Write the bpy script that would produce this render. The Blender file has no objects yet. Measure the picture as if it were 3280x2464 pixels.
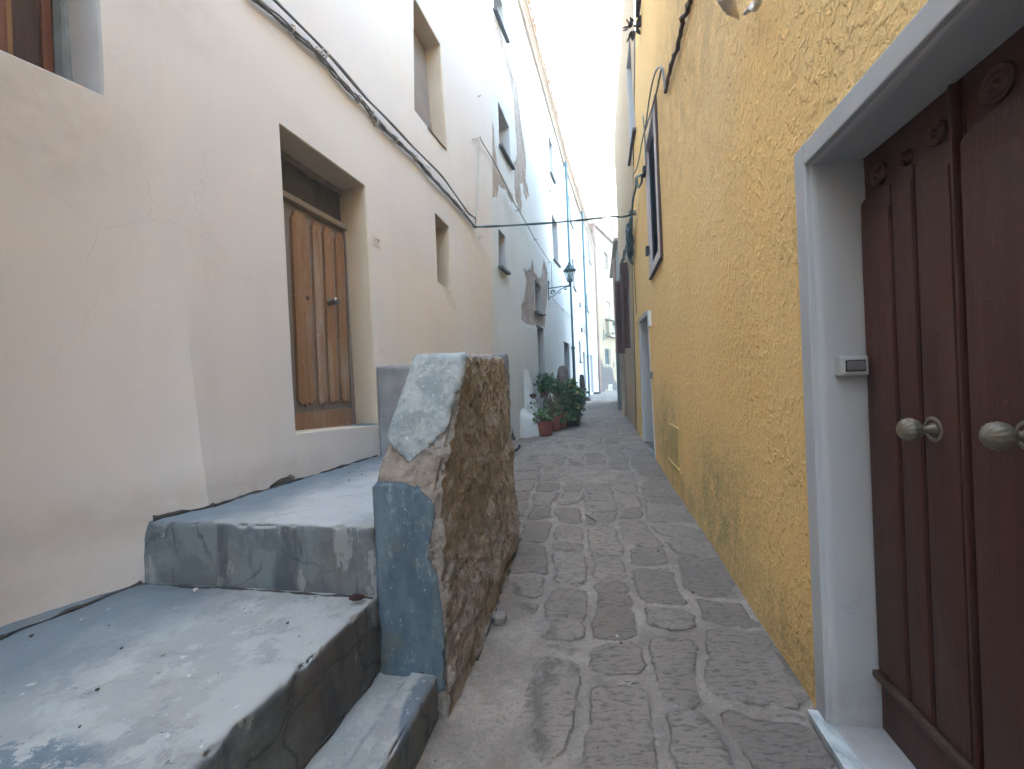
import bpy, bmesh, math, random
import numpy as np
from mathutils import Vector, Matrix
from mathutils.geometry import delaunay_2d_cdt
random.seed(7); rng = np.random.default_rng(7)
R = math.radians
scene = bpy.context.scene
COL = scene.collection

# ------------------------------------------------------------------ survey of the photograph (pixel -> point on a real plane)
FPX, CX, CY, ROLL, H = 1379., 1640., 1232., .04, 1.5
REG = {'A': (1500, 0, .42118), 'B': (1500, 600, .42118), 'C': (1560, 1050, .38508), 'D': (1850, 650, .21053), 'E': (1650, 1100, .21059),
       'F': (800, 300, .42118), 'G': (0, 0, .54152), 'H': (800, 900, .54152), 'I': (0, 1500, .58006), 'J': (700, 1500, .58006),
       'K': (1300, 1400, .6402), 'L': (2000, 1500, .5799), 'M': (2480, 1600, .5198), 'N': (2480, 800, .48135), 'O': (2400, 0, .52948),
       'P': (1900, 0, .48135), 'V': (0, 0, 1.48282), 'S': (0, 0, 1.)}
CR, SR = math.cos(ROLL), math.sin(ROLL)
def ray(k, x, y):
    a, b, s = REG[k]; u = (a + x*s - CX)/FPX; v = -(b + y*s - CY)/FPX
    return np.array([u*CR + v*SR, 1., -u*SR + v*CR])
EYE = np.array([0, 0, H])
def atY(k, x, y, Y): return ray(k, x, y)*Y + EYE
def atZ(k, x, y, z):
    d = ray(k, x, y); return d*((z - H)/d[2]) + EYE
def to_v(p):                                   # point -> V pixels
    p = np.asarray(p, float) - EYE; X = p[..., 0]/p[..., 1]; Z = p[..., 2]/p[..., 1]
    u = X*CR - Z*SR; v = X*SR + Z*CR
    return np.stack([(CX + u*FPX)/1.48282, (CY - v*FPX)/1.48282], -1)
def gz(Y): return .0275*np.clip(Y, -40, 22)
def ground(k, x, y):
    d = ray(k, x, y); t = 5.
    for _ in range(80): t = (gz(t) - H)/d[2]
    return d*t + EYE

# ------------------------------------------------------------------ noise
def _h(i, j, k, s):
    n = (i*374761393 + j*668265263 + k*2147483647 + s*1442695041) & 0xffffffff
    n = ((n ^ (n >> 13))*1274126177) & 0xffffffff
    n = ((n ^ (n >> 16))*2246822519) & 0xffffffff
    return ((n ^ (n >> 15)) & 0xffff)/65535.
def vn(p, s=0):
    p = np.asarray(p, float); i = np.floor(p).astype(np.int64); f = p - i; f = f*f*f*(f*(f*6 - 15) + 10)
    o = 0
    for a in (0, 1):
        for b in (0, 1):
            for c in (0, 1):
                w = (f[..., 0] if a else 1 - f[..., 0])*(f[..., 1] if b else 1 - f[..., 1])*(f[..., 2] if c else 1 - f[..., 2])
                o = o + w*_h(i[..., 0] + a, i[..., 1] + b, i[..., 2] + c, s)
    return o*2 - 1
def fbm(p, sc, oct=4, s=0, gain=.5):
    p = np.asarray(p, float)*sc; o = 0; a = 1.; t = 0
    for k in range(oct): o = o + a*vn(p*(2.03**k) + 17.3*k, s + k); t += a; a *= gain
    return o/t
def pip(P, poly):                              # points in polygon
    P = np.asarray(P, float); x, y = P[..., 0], P[..., 1]; ins = np.zeros(x.shape, bool); n = len(poly)
    for i in range(n):
        x0, y0 = poly[i]; x1, y1 = poly[(i + 1) % n]
        if y0 == y1: continue
        c = ((y0 > y) != (y1 > y)) & (x < (x1 - x0)*(y - y0)/(y1 - y0) + x0)
        ins ^= c
    return ins
def sstep(a, b, x):
    t = np.clip((np.asarray(x, float) - a)/(b - a), 0, 1); return t*t*(3 - 2*t)

# ------------------------------------------------------------------ objects
def wloc(o):
    v = Vector((0, 0, 0))
    while o is not None: v += o.location; o = o.parent
    return v
def tag(o, label=None, cat=None, group=None, kind=None):
    if label: o['label'] = label
    if cat: o['category'] = cat
    if group: o['group'] = group
    if kind: o['kind'] = kind
    return o
def thing(name, label, cat, loc, group=None):
    o = bpy.data.objects.new(name, None); COL.objects.link(o); o.location = Vector([float(c) for c in loc]); o.empty_display_size = .1
    return tag(o, label, cat, group)
def obj(name, V, F, mats, parent=None, fm=None, smooth=False, base=None, attrs=None):
    """one mesh object from world-space vertices"""
    V = np.asarray(V, float)
    org = wloc(parent) if parent is not None else Vector([float(c) for c in base] if base is not None else (0, 0, 0))
    me = bpy.data.meshes.new(name)
    me.from_pydata([tuple(v) for v in (V - np.array(org))], [], [tuple(int(i) for i in f) for f in F])
    if not isinstance(mats, (list, tuple)): mats = [mats]
    for m in mats: me.materials.append(m)
    if fm is not None: me.polygons.foreach_set('material_index', np.asarray(fm, np.int32))
    me.polygons.foreach_set('use_smooth', np.full(len(me.polygons), bool(smooth)))
    for n, a in (attrs or {}).items():
        at = me.attributes.new(n, 'FLOAT', 'POINT'); at.data.foreach_set('value', np.asarray(a, np.float32))
    me.update()
    o = bpy.data.objects.new(name, me); COL.objects.link(o)
    if parent is not None: o.parent = parent
    elif base is not None: o.location = org
    return o

class MB:
    """collects shapes, becomes one mesh"""
    def __init__(s): s.V = []; s.F = []; s.fm = []; s.n = 0; s.m = 0
    def add(s, V, F):
        s.V += [tuple(map(float, v)) for v in V]; s.F += [tuple(i + s.n for i in f) for f in F]; s.fm += [s.m]*len(F); s.n += len(V); return s
    def box(s, c, ax, ay, az, h, bev=.0):
        c, ax, ay, az = [np.array(v, float) for v in (c, ax, ay, az)]
        bm = bmesh.new(); bmesh.ops.create_cube(bm, size=1.)
        for v in bm.verts: v.co = Vector((v.co.x*h[0], v.co.y*h[1], v.co.z*h[2]))
        if bev > 0: bmesh.ops.bevel(bm, geom=bm.edges[:], offset=min(bev, .45*min(h)), segments=2, affect='EDGES', profile=.6)
        bm.verts.index_update()
        V = [c + ax*v.co.x + ay*v.co.y + az*v.co.z for v in bm.verts]; F = [[v.index for v in f.verts] for f in bm.faces]
        if np.dot(np.cross(ax, ay), az) < 0: F = [f[::-1] for f in F]
        bm.free(); return s.add(V, F)
    def tube(s, pts, r, seg=8, cap=True):
        P = [np.array(p, float) for p in pts]; n = len(P); rs = r if hasattr(r, '__len__') else [r]*n
        up = None; V = []
        for i, p in enumerate(P):
            t = P[min(i + 1, n - 1)] - P[max(i - 1, 0)]; t = t/(np.linalg.norm(t) + 1e-9)
            if up is None:
                up = np.array([0, 0, 1.]) if abs(t[2]) < .9 else np.array([1., 0, 0])
            a = np.cross(t, up); a /= np.linalg.norm(a) + 1e-9; up = np.cross(a, t)
            for k in range(seg):
                q = 2*math.pi*k/seg; V.append(p + rs[i]*(a*math.cos(q) + up*math.sin(q)))
        F = [(i*seg + k, i*seg + (k + 1) % seg, (i + 1)*seg + (k + 1) % seg, (i + 1)*seg + k) for i in range(n - 1) for k in range(seg)]
        if cap: F += [tuple(range(seg))[::-1], tuple((n - 1)*seg + k for k in range(seg))]
        return s.add(V, F)
    def lathe(s, c, axis, prof, seg=20, ref=None, wob=None):
        """prof: (distance along axis, radius)"""
        c = np.array(c, float); ax = np.array(axis, float); ax /= np.linalg.norm(ax)
        rf = np.array(ref if ref is not None else ((0, 0, 1) if abs(ax[2]) < .9 else (1, 0, 0)), float)
        a = np.cross(ax, rf); a /= np.linalg.norm(a); b = np.cross(ax, a); V = []
        for (h, r) in prof:
            for k in range(seg):
                q = 2*math.pi*k/seg; rr = r*(wob(q, h) if wob else 1); V.append(c + ax*h + rr*(a*math.cos(q) + b*math.sin(q)))
        n = len(prof)
        F = [(i*seg + k, i*seg + (k + 1) % seg, (i + 1)*seg + (k + 1) % seg, (i + 1)*seg + k) for i in range(n - 1) for k in range(seg)]
        F += [tuple(range(seg))[::-1], tuple((n - 1)*seg + k for k in range(seg))]
        return s.add(V, F)
    def prism(s, poly, d):
        """poly: 3-D polygon; d: extrusion vector"""
        P = [np.array(p, float) for p in poly]; d = np.array(d, float); n = len(P)
        F = [tuple(range(n))[::-1], tuple(range(n, 2*n))] + [(i, (i + 1) % n, n + (i + 1) % n, n + i) for i in range(n)]
        nr = sum((np.cross(P[i], P[(i + 1) % n]) for i in range(n)), np.zeros(3))
        if np.dot(nr, d) < 0: F = [f[::-1] for f in F]
        return s.add(P + [p + d for p in P], F)
    def leaf(s, p, t, n, L, W, cup=.15, lobes=0):
        """a leaf from stalk point p along t with normal n"""
        p, t, n = [np.array(v, float) for v in (p, t, n)]; t /= np.linalg.norm(t) + 1e-9
        b = np.cross(n, t); b /= np.linalg.norm(b) + 1e-9; n = np.cross(t, b)
        out = [(0, 0), (.22, -.40), (.55, -.5), (.86, -.3), (1., 0), (.86, .3), (.55, .5), (.22, .4)]
        V = [p + t*L*.5 - n*cup*L*.5]
        for i, (a, w) in enumerate(out):
            k = 1 + (.13*(-1)**i if lobes else 0)
            V.append(p + t*L*a*k + b*W*w*k + n*L*cup*(abs(w)*1.2 - .5*a*a))
        return s.add(V, [(0, i + 1, (i + 1) % 8 + 1) for i in range(8)])
    def build(s, name, mats, parent=None, smooth=False, base=None):
        o = obj(name, s.V, s.F, mats, parent, s.fm, smooth, base)
        return o

def autosmooth(o, ang=35):
    me = o.data
    me.polygons.foreach_set('use_smooth', np.ones(len(me.polygons), bool))
    try: me.set_sharp_from_angle(angle=R(ang))
    except Exception: pass
    return o

# ------------------------------------------------------------------ walls
class Wall:
    def __init__(s, deg, d, sg):
        s.t = R(deg); s.d = d; s.sg = sg
        s.N = np.array([math.cos(s.t), -math.sin(s.t), 0.]); s.e = np.array([math.sin(s.t), math.cos(s.t), 0.]); s.n = s.N*sg
    def P(s, u, z, out=0.): return s.N*s.d + s.e*u + s.n*out + np.array([0, 0, z])
    def px(s, k, x, y, out=0.):
        d = ray(k, x, y); t = (s.d + s.sg*out)/(d @ s.N); p = d*t + EYE; return (float(p @ s.e), float(p[2]))
    def q(s, k, pts, out=0.): return [s.px(k, x, y, out) for x, y in pts]
    def at(s, Y): return (Y - s.N[1]*s.d)/s.e[1]          # s of a depth Y on the wall line
def subdiv(poly, step):
    o = []
    for i in range(len(poly)):
        a = np.array(poly[i], float); b = np.array(poly[(i + 1) % len(poly)], float); k = max(1, int(np.linalg.norm(b - a)/step))
        o += [tuple(a + (b - a)*j/k) for j in range(k)]
    return o
def fractal(poly, it=4, amp=.16, seed=1):
    r = random.Random(seed); P = [np.array(p, float) for p in poly]
    for _ in range(it):
        Q = []
        for i in range(len(P)):
            a, b = P[i], P[(i + 1) % len(P)]; d = b - a; L = np.linalg.norm(d)
            Q.append(a)
            if L > .05: Q.append((a + b)/2 + np.array([-d[1], d[0]])*r.uniform(-amp, amp))
        P = Q
    return [tuple(p) for p in P]
def build_wall(name, parent, W, outer, holes, mats, grid=.12, offs=None, zones=(), rough=.008, edge=.008, lines=(), sharp=50):
    """a plaster skin with real openings. holes: (polygon, depth, reveal material index); zones: (polygon, material index, offset)"""
    pts = []; edges = []
    def ring(poly):
        i0 = len(pts); pts.extend(poly); edges.extend([(i0 + i, i0 + (i + 1) % len(poly)) for i in range(len(poly))]); return list(range(i0, i0 + len(poly)))
    outer = subdiv(outer, grid); ring(outer)
    HO = [(subdiv(p, min(grid, .12)), dp, mi) for p, dp, mi in holes]
    for p, _, _ in HO: ring(p)
    ZO = [(subdiv(p, grid), mi, of) for p, mi, of in zones]
    for p, _, _ in ZO: ring(p)
    for ln in lines:
        i0 = len(pts); pts.extend(ln); edges.extend([(i0 + i, i0 + i + 1) for i in range(len(ln) - 1)])
    o = np.array(outer); x0, y0 = o.min(0); x1, y1 = o.max(0)
    gx, gy = np.meshgrid(np.arange(x0 + grid/2, x1, grid), np.arange(y0 + grid/2, y1, grid))
    G = np.stack([gx.ravel(), gy.ravel()], 1) + rng.uniform(-.2, .2, (gx.size, 2))*grid
    keep = pip(G, outer)
    B = np.array(pts)
    for i in range(0, len(G), 500):
        d = np.sqrt(((G[i:i + 500, None, :] - B[None])**2).sum(-1)).min(1); keep[i:i + 500] &= d > grid*.35
    G = G[keep]
    allp = pts + [tuple(g) for g in G]
    r = delaunay_2d_cdt([Vector(p) for p in allp], edges, [], 0, 1e-5)
    V2 = np.array([(v.x, v.y) for v in r[0]]); T = np.array([list(f) for f in r[2]])
    c = V2[T].mean(1); ok = pip(c, outer)
    for p, _, _ in HO: ok &= ~pip(c, p)
    T = T[ok]; c = c[ok]; fm = np.zeros(len(T), int); zo = np.zeros(len(V2))
    for p, mi, of in ZO:
        i = pip(c, p); fm[i] = mi
        inside = pip(V2, p)
        Bz = np.array(p); dd = np.full(len(V2), 9.)
        for a in np.nonzero(inside)[0]: dd[a] = np.sqrt(((Bz - V2[a])**2).sum(-1)).min()
        zo = np.where(inside, of*np.clip(dd/.03, 0, 1)*np.where(dd > 1e-4, 1, 0) + zo, zo)
    def off(S):
        S = np.asarray(S, float)
        q = np.stack([S[:, 0], S[:, 1], np.full(len(S), W.d*3.1)], 1)
        f = rough*(fbm(q, .55, 3, 3)*1.6 + .35*fbm(q, 3.1, 2, 5))
        return f + (offs(S[:, 0], S[:, 1]) if offs else 0)
    def P3(S, o): S = np.asarray(S, float); return W.N*W.d + S[:, :1]*W.e + np.outer(o, W.n) + np.outer(S[:, 1], [0, 0, 1.])
    V3 = P3(V2, off(V2) + zo)
    a = V3[T]; nr = np.cross(a[:, 1] - a[:, 0], a[:, 2] - a[:, 0]); fl = (nr @ W.n) < 0
    T[fl] = T[fl][:, ::-1]
    V = list(V3); F = [tuple(t) for t in T]; FM = list(fm)
    for p, dp, mi in HO:
        p = np.array(p); area = .5*np.sum(p[:, 0]*np.roll(p[:, 1], -1) - np.roll(p[:, 0], -1)*p[:, 1])
        if area < 0: p = p[::-1]
        n = len(p); t = np.roll(p, -1, 0) - np.roll(p, 1, 0); t /= np.linalg.norm(t, axis=1)[:, None] + 1e-9
        inn = np.stack([-t[:, 1], t[:, 0]], 1); of = off(p)
        rings = [(p, of), (p + inn*edge*.35, of - edge*.4), (p + inn*edge, of - edge*1.3), (p + inn*edge, of - .03), (p + inn*edge, of*.3 - dp)] if edge else [(p, of), (p, of*.3 - dp)]
        b = len(V)
        for S, o2 in rings: V += list(P3(S, o2))
        for k in range(len(rings) - 1):
            for i in range(n):
                j = (i + 1) % n; f = (b + k*n + i, b + (k + 1)*n + i, b + (k + 1)*n + j, b + k*n + j)
                F.append(f); FM.append(mi)
        # orient: reveal faces look into the opening
        for idx in range(len(F) - n*(len(rings) - 1), len(F)):
            f = F[idx]; aa = [np.array(V[i]) for i in f]; nn = np.cross(aa[1] - aa[0], aa[2] - aa[0])
            k = (idx - (len(F) - n*(len(rings) - 1))) % n; d3 = W.e*inn[k][0] + np.array([0, 0, inn[k][1]]) + W.n*.01
            if nn @ d3 < 0: F[idx] = f[::-1]
    ob = obj(name, np.array(V), F, mats, parent, FM, True)
    try: ob.data.set_sharp_from_angle(angle=R(sharp))
    except Exception: pass
    return ob
def panel(mb, W, s0, s1, z0, z1, out, th, bev=.004):
    """a board parallel to the wall: front face at out, thickness th behind it"""
    return mb.box(W.P((s0 + s1)/2, (z0 + z1)/2, out - th/2), W.e, [0, 0, 1], W.n, (abs(s1 - s0), abs(z1 - z0), th), bev)
def quad_panel(mb, W, poly, out, th):
    return mb.prism([W.P(s, z, out) for s, z in poly], -W.n*th)
def shell(name, parent, W, s0, s1, z0, z1, depth, m, front=.12):
    """side walls, back and roof behind a wall skin"""
    a = [W.P(s, z, -o) for o in (front, depth) for s, z in ((s0, z0), (s1, z0), (s1, z1), (s0, z1))]
    F = [(4, 5, 6, 7), (0, 4, 7, 3), (1, 2, 6, 5), (3, 7, 6, 2)]
    return obj(name, a, F, m, parent)

# ------------------------------------------------------------------ materials
class NB:
    def __init__(s, name):
        s.m = bpy.data.materials.new(name); s.m.use_nodes = True; s.nt = s.m.node_tree; s.b = s.nt.nodes['Principled BSDF']
        s.geo = s.nt.nodes.new('ShaderNodeNewGeometry'); s.pos = s.geo.outputs['Position']
    def N(s, t, **kw):
        n = s.nt.nodes.new(t)
        for k, v in kw.items(): setattr(n, k, v)
        return n
    def L(s, a, b): s.nt.links.new(a, b)
    def put(s, inp, v):
        if isinstance(v, bpy.types.NodeSocket): s.L(v, inp)
        elif v is not None:
            if isinstance(v, (tuple, list)) and len(v) == 3 and inp.type == 'RGBA': v = (*v, 1)
            inp.default_value = v
    def vec(s, scale=(1, 1, 1), src=None, rot=(0, 0, 0)):
        n = s.N('ShaderNodeMapping'); s.L(src or s.pos, n.inputs['Vector']); n.inputs['Scale'].default_value = scale; n.inputs['Rotation'].default_value = rot; return n.outputs[0]
    def noise(s, sc, det=4, ro=.55, v=None, dist=0):
        n = s.N('ShaderNodeTexNoise'); s.L(v or s.pos, n.inputs['Vector']); n.inputs['Scale'].default_value = sc; n.inputs['Detail'].default_value = det
        n.inputs['Roughness'].default_value = ro; n.inputs['Distortion'].default_value = dist; return n.outputs['Fac']
    def voro(s, sc, feat='F1', v=None, out='Distance', rnd=1):
        n = s.N('ShaderNodeTexVoronoi', feature=feat); s.L(v or s.pos, n.inputs['Vector']); n.inputs['Scale'].default_value = sc; n.inputs['Randomness'].default_value = rnd; return n.outputs[out]
    def ramp(s, f, stops):
        n = s.N('ShaderNodeValToRGB'); s.L(f, n.inputs[0]); e = n.color_ramp.elements
        while len(e) < len(stops): e.new(.5)
        for i, (p, c) in enumerate(stops): e[i].position = p; e[i].color = (*c, 1) if isinstance(c, tuple) else (c, c, c, 1)
        return n.outputs[0]
    def mix(s, f, a, b, mode='MIX'):
        n = s.N('ShaderNodeMix', data_type='RGBA', blend_type=mode); s.put(n.inputs[0], f); s.put(n.inputs[6], a); s.put(n.inputs[7], b); return n.outputs[2]
    def math(s, op, a, b=None, c=None, clamp=False):
        n = s.N('ShaderNodeMath', operation=op, use_clamp=clamp); s.put(n.inputs[0], a)
        if b is not None: s.put(n.inputs[1], b)
        if c is not None: s.put(n.inputs[2], c)
        return n.outputs[0]
    def attr(s, n): a = s.N('ShaderNodeAttribute', attribute_name=n); return a.outputs['Fac']
    def rnd(s): return s.geo.outputs['Random Per Island']
    def bump(s, h, st=.5, d=.02, prev=None):
        n = s.N('ShaderNodeBump'); s.L(h, n.inputs['Height']); n.inputs['Strength'].default_value = st; n.inputs['Distance'].default_value = d
        if prev is not None: s.L(prev, n.inputs['Normal'])
        return n.outputs[0]
    def blob(s, c, r, soft=.5):
        """a soft stain around a world point"""
        v = s.N('ShaderNodeVectorMath', operation='SUBTRACT'); s.L(s.pos, v.inputs[0]); v.inputs[1].default_value = tuple(float(q) for q in c)
        w = s.N('ShaderNodeVectorMath', operation='DIVIDE'); s.L(v.outputs[0], w.inputs[0]); w.inputs[1].default_value = r
        l = s.N('ShaderNodeVectorMath', operation='LENGTH'); s.L(w.outputs[0], l.inputs[0])
        k = s.N('ShaderNodeMapRange', interpolation_type='SMOOTHSTEP'); s.L(l.outputs['Value'], k.inputs[0]); k.inputs[1].default_value = 1; k.inputs[2].default_value = 1 - soft
        return k.outputs[0]
    def done(s, col=None, rough=.8, normal=None, metal=0, spec=.3, **kw):
        if col is not None: s.put(s.b.inputs['Base Color'], col)
        s.put(s.b.inputs['Roughness'], rough); s.b.inputs['Metallic'].default_value = metal; s.b.inputs['Specular IOR Level'].default_value = spec
        if normal is not None: s.L(normal, s.b.inputs['Normal'])
        for k, v in kw.items(): s.put(s.b.inputs[k], v)
        return s.m

# ------------------------------------------------------------------ materials of the place
def plaster(name, base, alt, alt2, fine=.25, stains=(), streak=.12, wave=.5):
    n = NB(name)
    big = n.ramp(n.noise(.7, 5, .6), [(.35, 0.), (.65, 1.)])
    c = n.mix(n.math('MULTIPLY', big, .8), base, alt)
    c = n.mix(n.math('MULTIPLY', n.ramp(n.noise(.33, 3, .5, n.vec((1, 1, 1.7))), [(.45, 0.), (.7, 1.)]), .7), c, alt2)
    st = n.ramp(n.noise(3.2, 5, .65, n.vec((1, 1, .12))), [(.5, 0.), (.75, 1.)])
    c = n.mix(n.math('MULTIPLY', st, streak), c, tuple(v*.45 for v in base))
    sp = n.ramp(n.noise(38, 3, .7), [(.66, 0.), (.74, 1.)])
    c = n.mix(n.math('MULTIPLY', sp, .22), c, tuple(v*.55 for v in base))
    sc = n.ramp(n.noise(2.1, 8, .72), [(.60, 0.), (.66, 1.)])
    c = n.mix(n.math('MULTIPLY', sc, .18), c, tuple(min(.9, v*1.2) for v in base))
    for ce, r, k, f, sft in stains:
        m = n.math('MULTIPLY', n.blob(ce, r, sft), n.ramp(n.noise(6, 6, .7), [(.3, .15), (.62, 1.)]))
        c = n.mix(n.math('MULTIPLY', m, f), c, k)
    cm = n.N('ShaderNodeTexNoise'); n.L(n.pos, cm.inputs['Vector']); cm.inputs['Scale'].default_value = 2.5; cm.inputs['Detail'].default_value = 6
    wp = n.N('ShaderNodeVectorMath', operation='MULTIPLY_ADD'); n.L(cm.outputs['Color'], wp.inputs[0]); wp.inputs[1].default_value = (.7, .7, .7); n.L(n.pos, wp.inputs[2])
    cr = n.voro(.75, 'DISTANCE_TO_EDGE', wp.outputs[0])
    crack = n.math('MULTIPLY', n.ramp(cr, [(.0, 1.), (.0035, 0.)]), n.ramp(n.noise(.9, 3, .5), [(.50, 0.), (.60, 1.)]))
    c = n.mix(n.math('MULTIPLY', crack, .18), c, tuple(v*.4 for v in base))
    pit = n.ramp(n.noise(11, 4, .8), [(.715, 0.), (.735, 1.)])
    c = n.mix(n.math('MULTIPLY', pit, .30), c, tuple(v*.6 for v in base))
    h = n.math('ADD', n.math('MULTIPLY', n.noise(5, 3, .5), wave), n.math('MULTIPLY', n.noise(90, 3, .6), .16))
    h = n.math('SUBTRACT', h, n.math('MULTIPLY', n.math('ADD', crack, pit), .25))
    return n.done(c, .88, n.bump(h, fine, .03), spec=.15)

def stucco(name, base, dark, stains=()):
    n = NB(name)
    v = n.vec((1, 1, .62))
    w1 = n.noise(24, 3, .55, n.vec((1, 1, .8)), .3); w2 = n.noise(60, 4, .65)
    rid = n.ramp(w1, [(.47, 0.), (.54, .35), (.61, 1.)]); rid2 = n.ramp(w2, [(.40, 0.), (.66, 1.)])
    dens = n.ramp(n.noise(1.6, 4, .6), [(.34, .30), (.62, 1.)])
    h = n.math('ADD', n.math('MULTIPLY', rid, dens), n.math('MULTIPLY', rid2, .30))
    h = n.math('ADD', h, n.math('MULTIPLY', n.noise(9, 3, .5), .5))
    big = n.ramp(n.noise(.55, 5, .6), [(.35, 0.), (.65, 1.)])
    c = n.mix(big, base, tuple(v*k for v, k in zip(base, (1.02, .94, .82))))
    c = n.mix(n.math('MULTIPLY', n.ramp(n.noise(2.3, 6, .7, n.vec((1, 1, .25))), [(.48, 0.), (.72, 1.)]), .2), c, dark)
    # slightly darker in the hollows of the render coat
    c = n.mix(n.math('MULTIPLY', n.ramp(w1, [(.36, 1.), (.5, 0.)]), .08), c, tuple(v*.55 for v in base))
    for ce, r, k, f, sft in stains:
        m = n.math('MULTIPLY', n.blob(ce, r, sft), n.ramp(n.math('ADD', n.math('MULTIPLY', n.noise(5, 5, .65), .5), n.math('MULTIPLY', n.noise(38, 5, .7), .5)), [(.40, .0), (.58, 1.)]))
        c = n.mix(n.math('MULTIPLY', m, f), c, k)
    return n.done(c, .85, n.bump(h, 1., .0115), spec=.2)

YSTAINS = []
def flat(name, col, rough=.6, var=.25, sc=6., bump=.1, spec=.3, metal=0, fine=60):
    n = NB(name)
    c = n.mix(n.ramp(n.noise(sc, 6, .65), [(.3, 0.), (.7, 1.)]), tuple(v*(1 - var) for v in col), tuple(min(.95, v*(1 + var*.6)) for v in col))
    c = n.mix(n.math('MULTIPLY', n.ramp(n.noise(fine, 3, .7), [(.62, 0.), (.72, 1.)]), .3), c, tuple(v*.5 for v in col))
    return n.done(c, rough, n.bump(n.noise(fine*.8, 3, .6), bump, .01), spec=spec, metal=metal)

def peeled(name, a, b, c2):
    n = NB(name)
    c = n.mix(n.ramp(n.noise(3.5, 6, .7), [(.35, 0.), (.65, 1.)]), a, b)
    c = n.mix(n.ramp(n.noise(11, 5, .7), [(.55, 0.), (.68, 1.)]), c, c2)
    c = n.mix(n.math('MULTIPLY', n.ramp(n.noise(26, 3, .7), [(.56, 0.), (.68, 1.)]), .6), c, (.09, .07, .06))
    h = n.math('ADD', n.noise(9, 6, .75), n.math('MULTIPLY', n.voro(7), .6))
    return n.done(c, .95, n.bump(h, .9, .05), spec=.1)

def wood(name, cols, worn, axis='z', grain=.5, rough=.6, spec=.3, wear=.5, isl=.35):
    n = NB(name)
    v = n.vec((1, 1, .05))
    g = n.noise(30, 6, .7, v, .4); g2 = n.noise(110, 3, .7, v)
    c = n.mix(n.ramp(g, [(.3, 0.), (.7, 1.)]), cols[0], cols[1])
    c = n.mix(n.math('MULTIPLY', n.ramp(g2, [(.5, 0.), (.7, 1.)]), .35), c, tuple(k*.45 for k in cols[0]))
    c = n.mix(n.math('MULTIPLY', n.rnd(), isl), c, tuple(k*.6 for k in cols[1]))
    w = n.ramp(n.noise(5, 7, .72, n.vec((1, 1, .16))), [(.5, 0.), (.68, 1.)])
    c = n.mix(n.math('MULTIPLY', w, wear), c, worn)
    c = n.mix(n.math('MULTIPLY', n.ramp(n.noise(46, 2, .5), [(.69, 0.), (.73, 1.)]), .6*wear), c, tuple(min(.8, k*2) for k in worn))
    h = n.math('ADD', n.math('MULTIPLY', g, .7), n.math('MULTIPLY', g2, .4))
    return n.done(c, rough, n.bump(h, grain, .006), spec=spec)

def leafmat(name, a, b, c2=None, p=.93):
    n = NB(name)
    c = n.mix(n.rnd(), a, b)
    if c2: c = n.mix(n.math('GREATER_THAN', n.rnd(), p), c, c2)
    c = n.mix(n.math('MULTIPLY', n.ramp(n.noise(60, 3, .6), [(.4, 0.), (.7, 1.)]), .25), c, tuple(k*.5 for k in a))
    return n.done(c, .5, spec=.35, **{'Transmission Weight': 0.})

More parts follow.
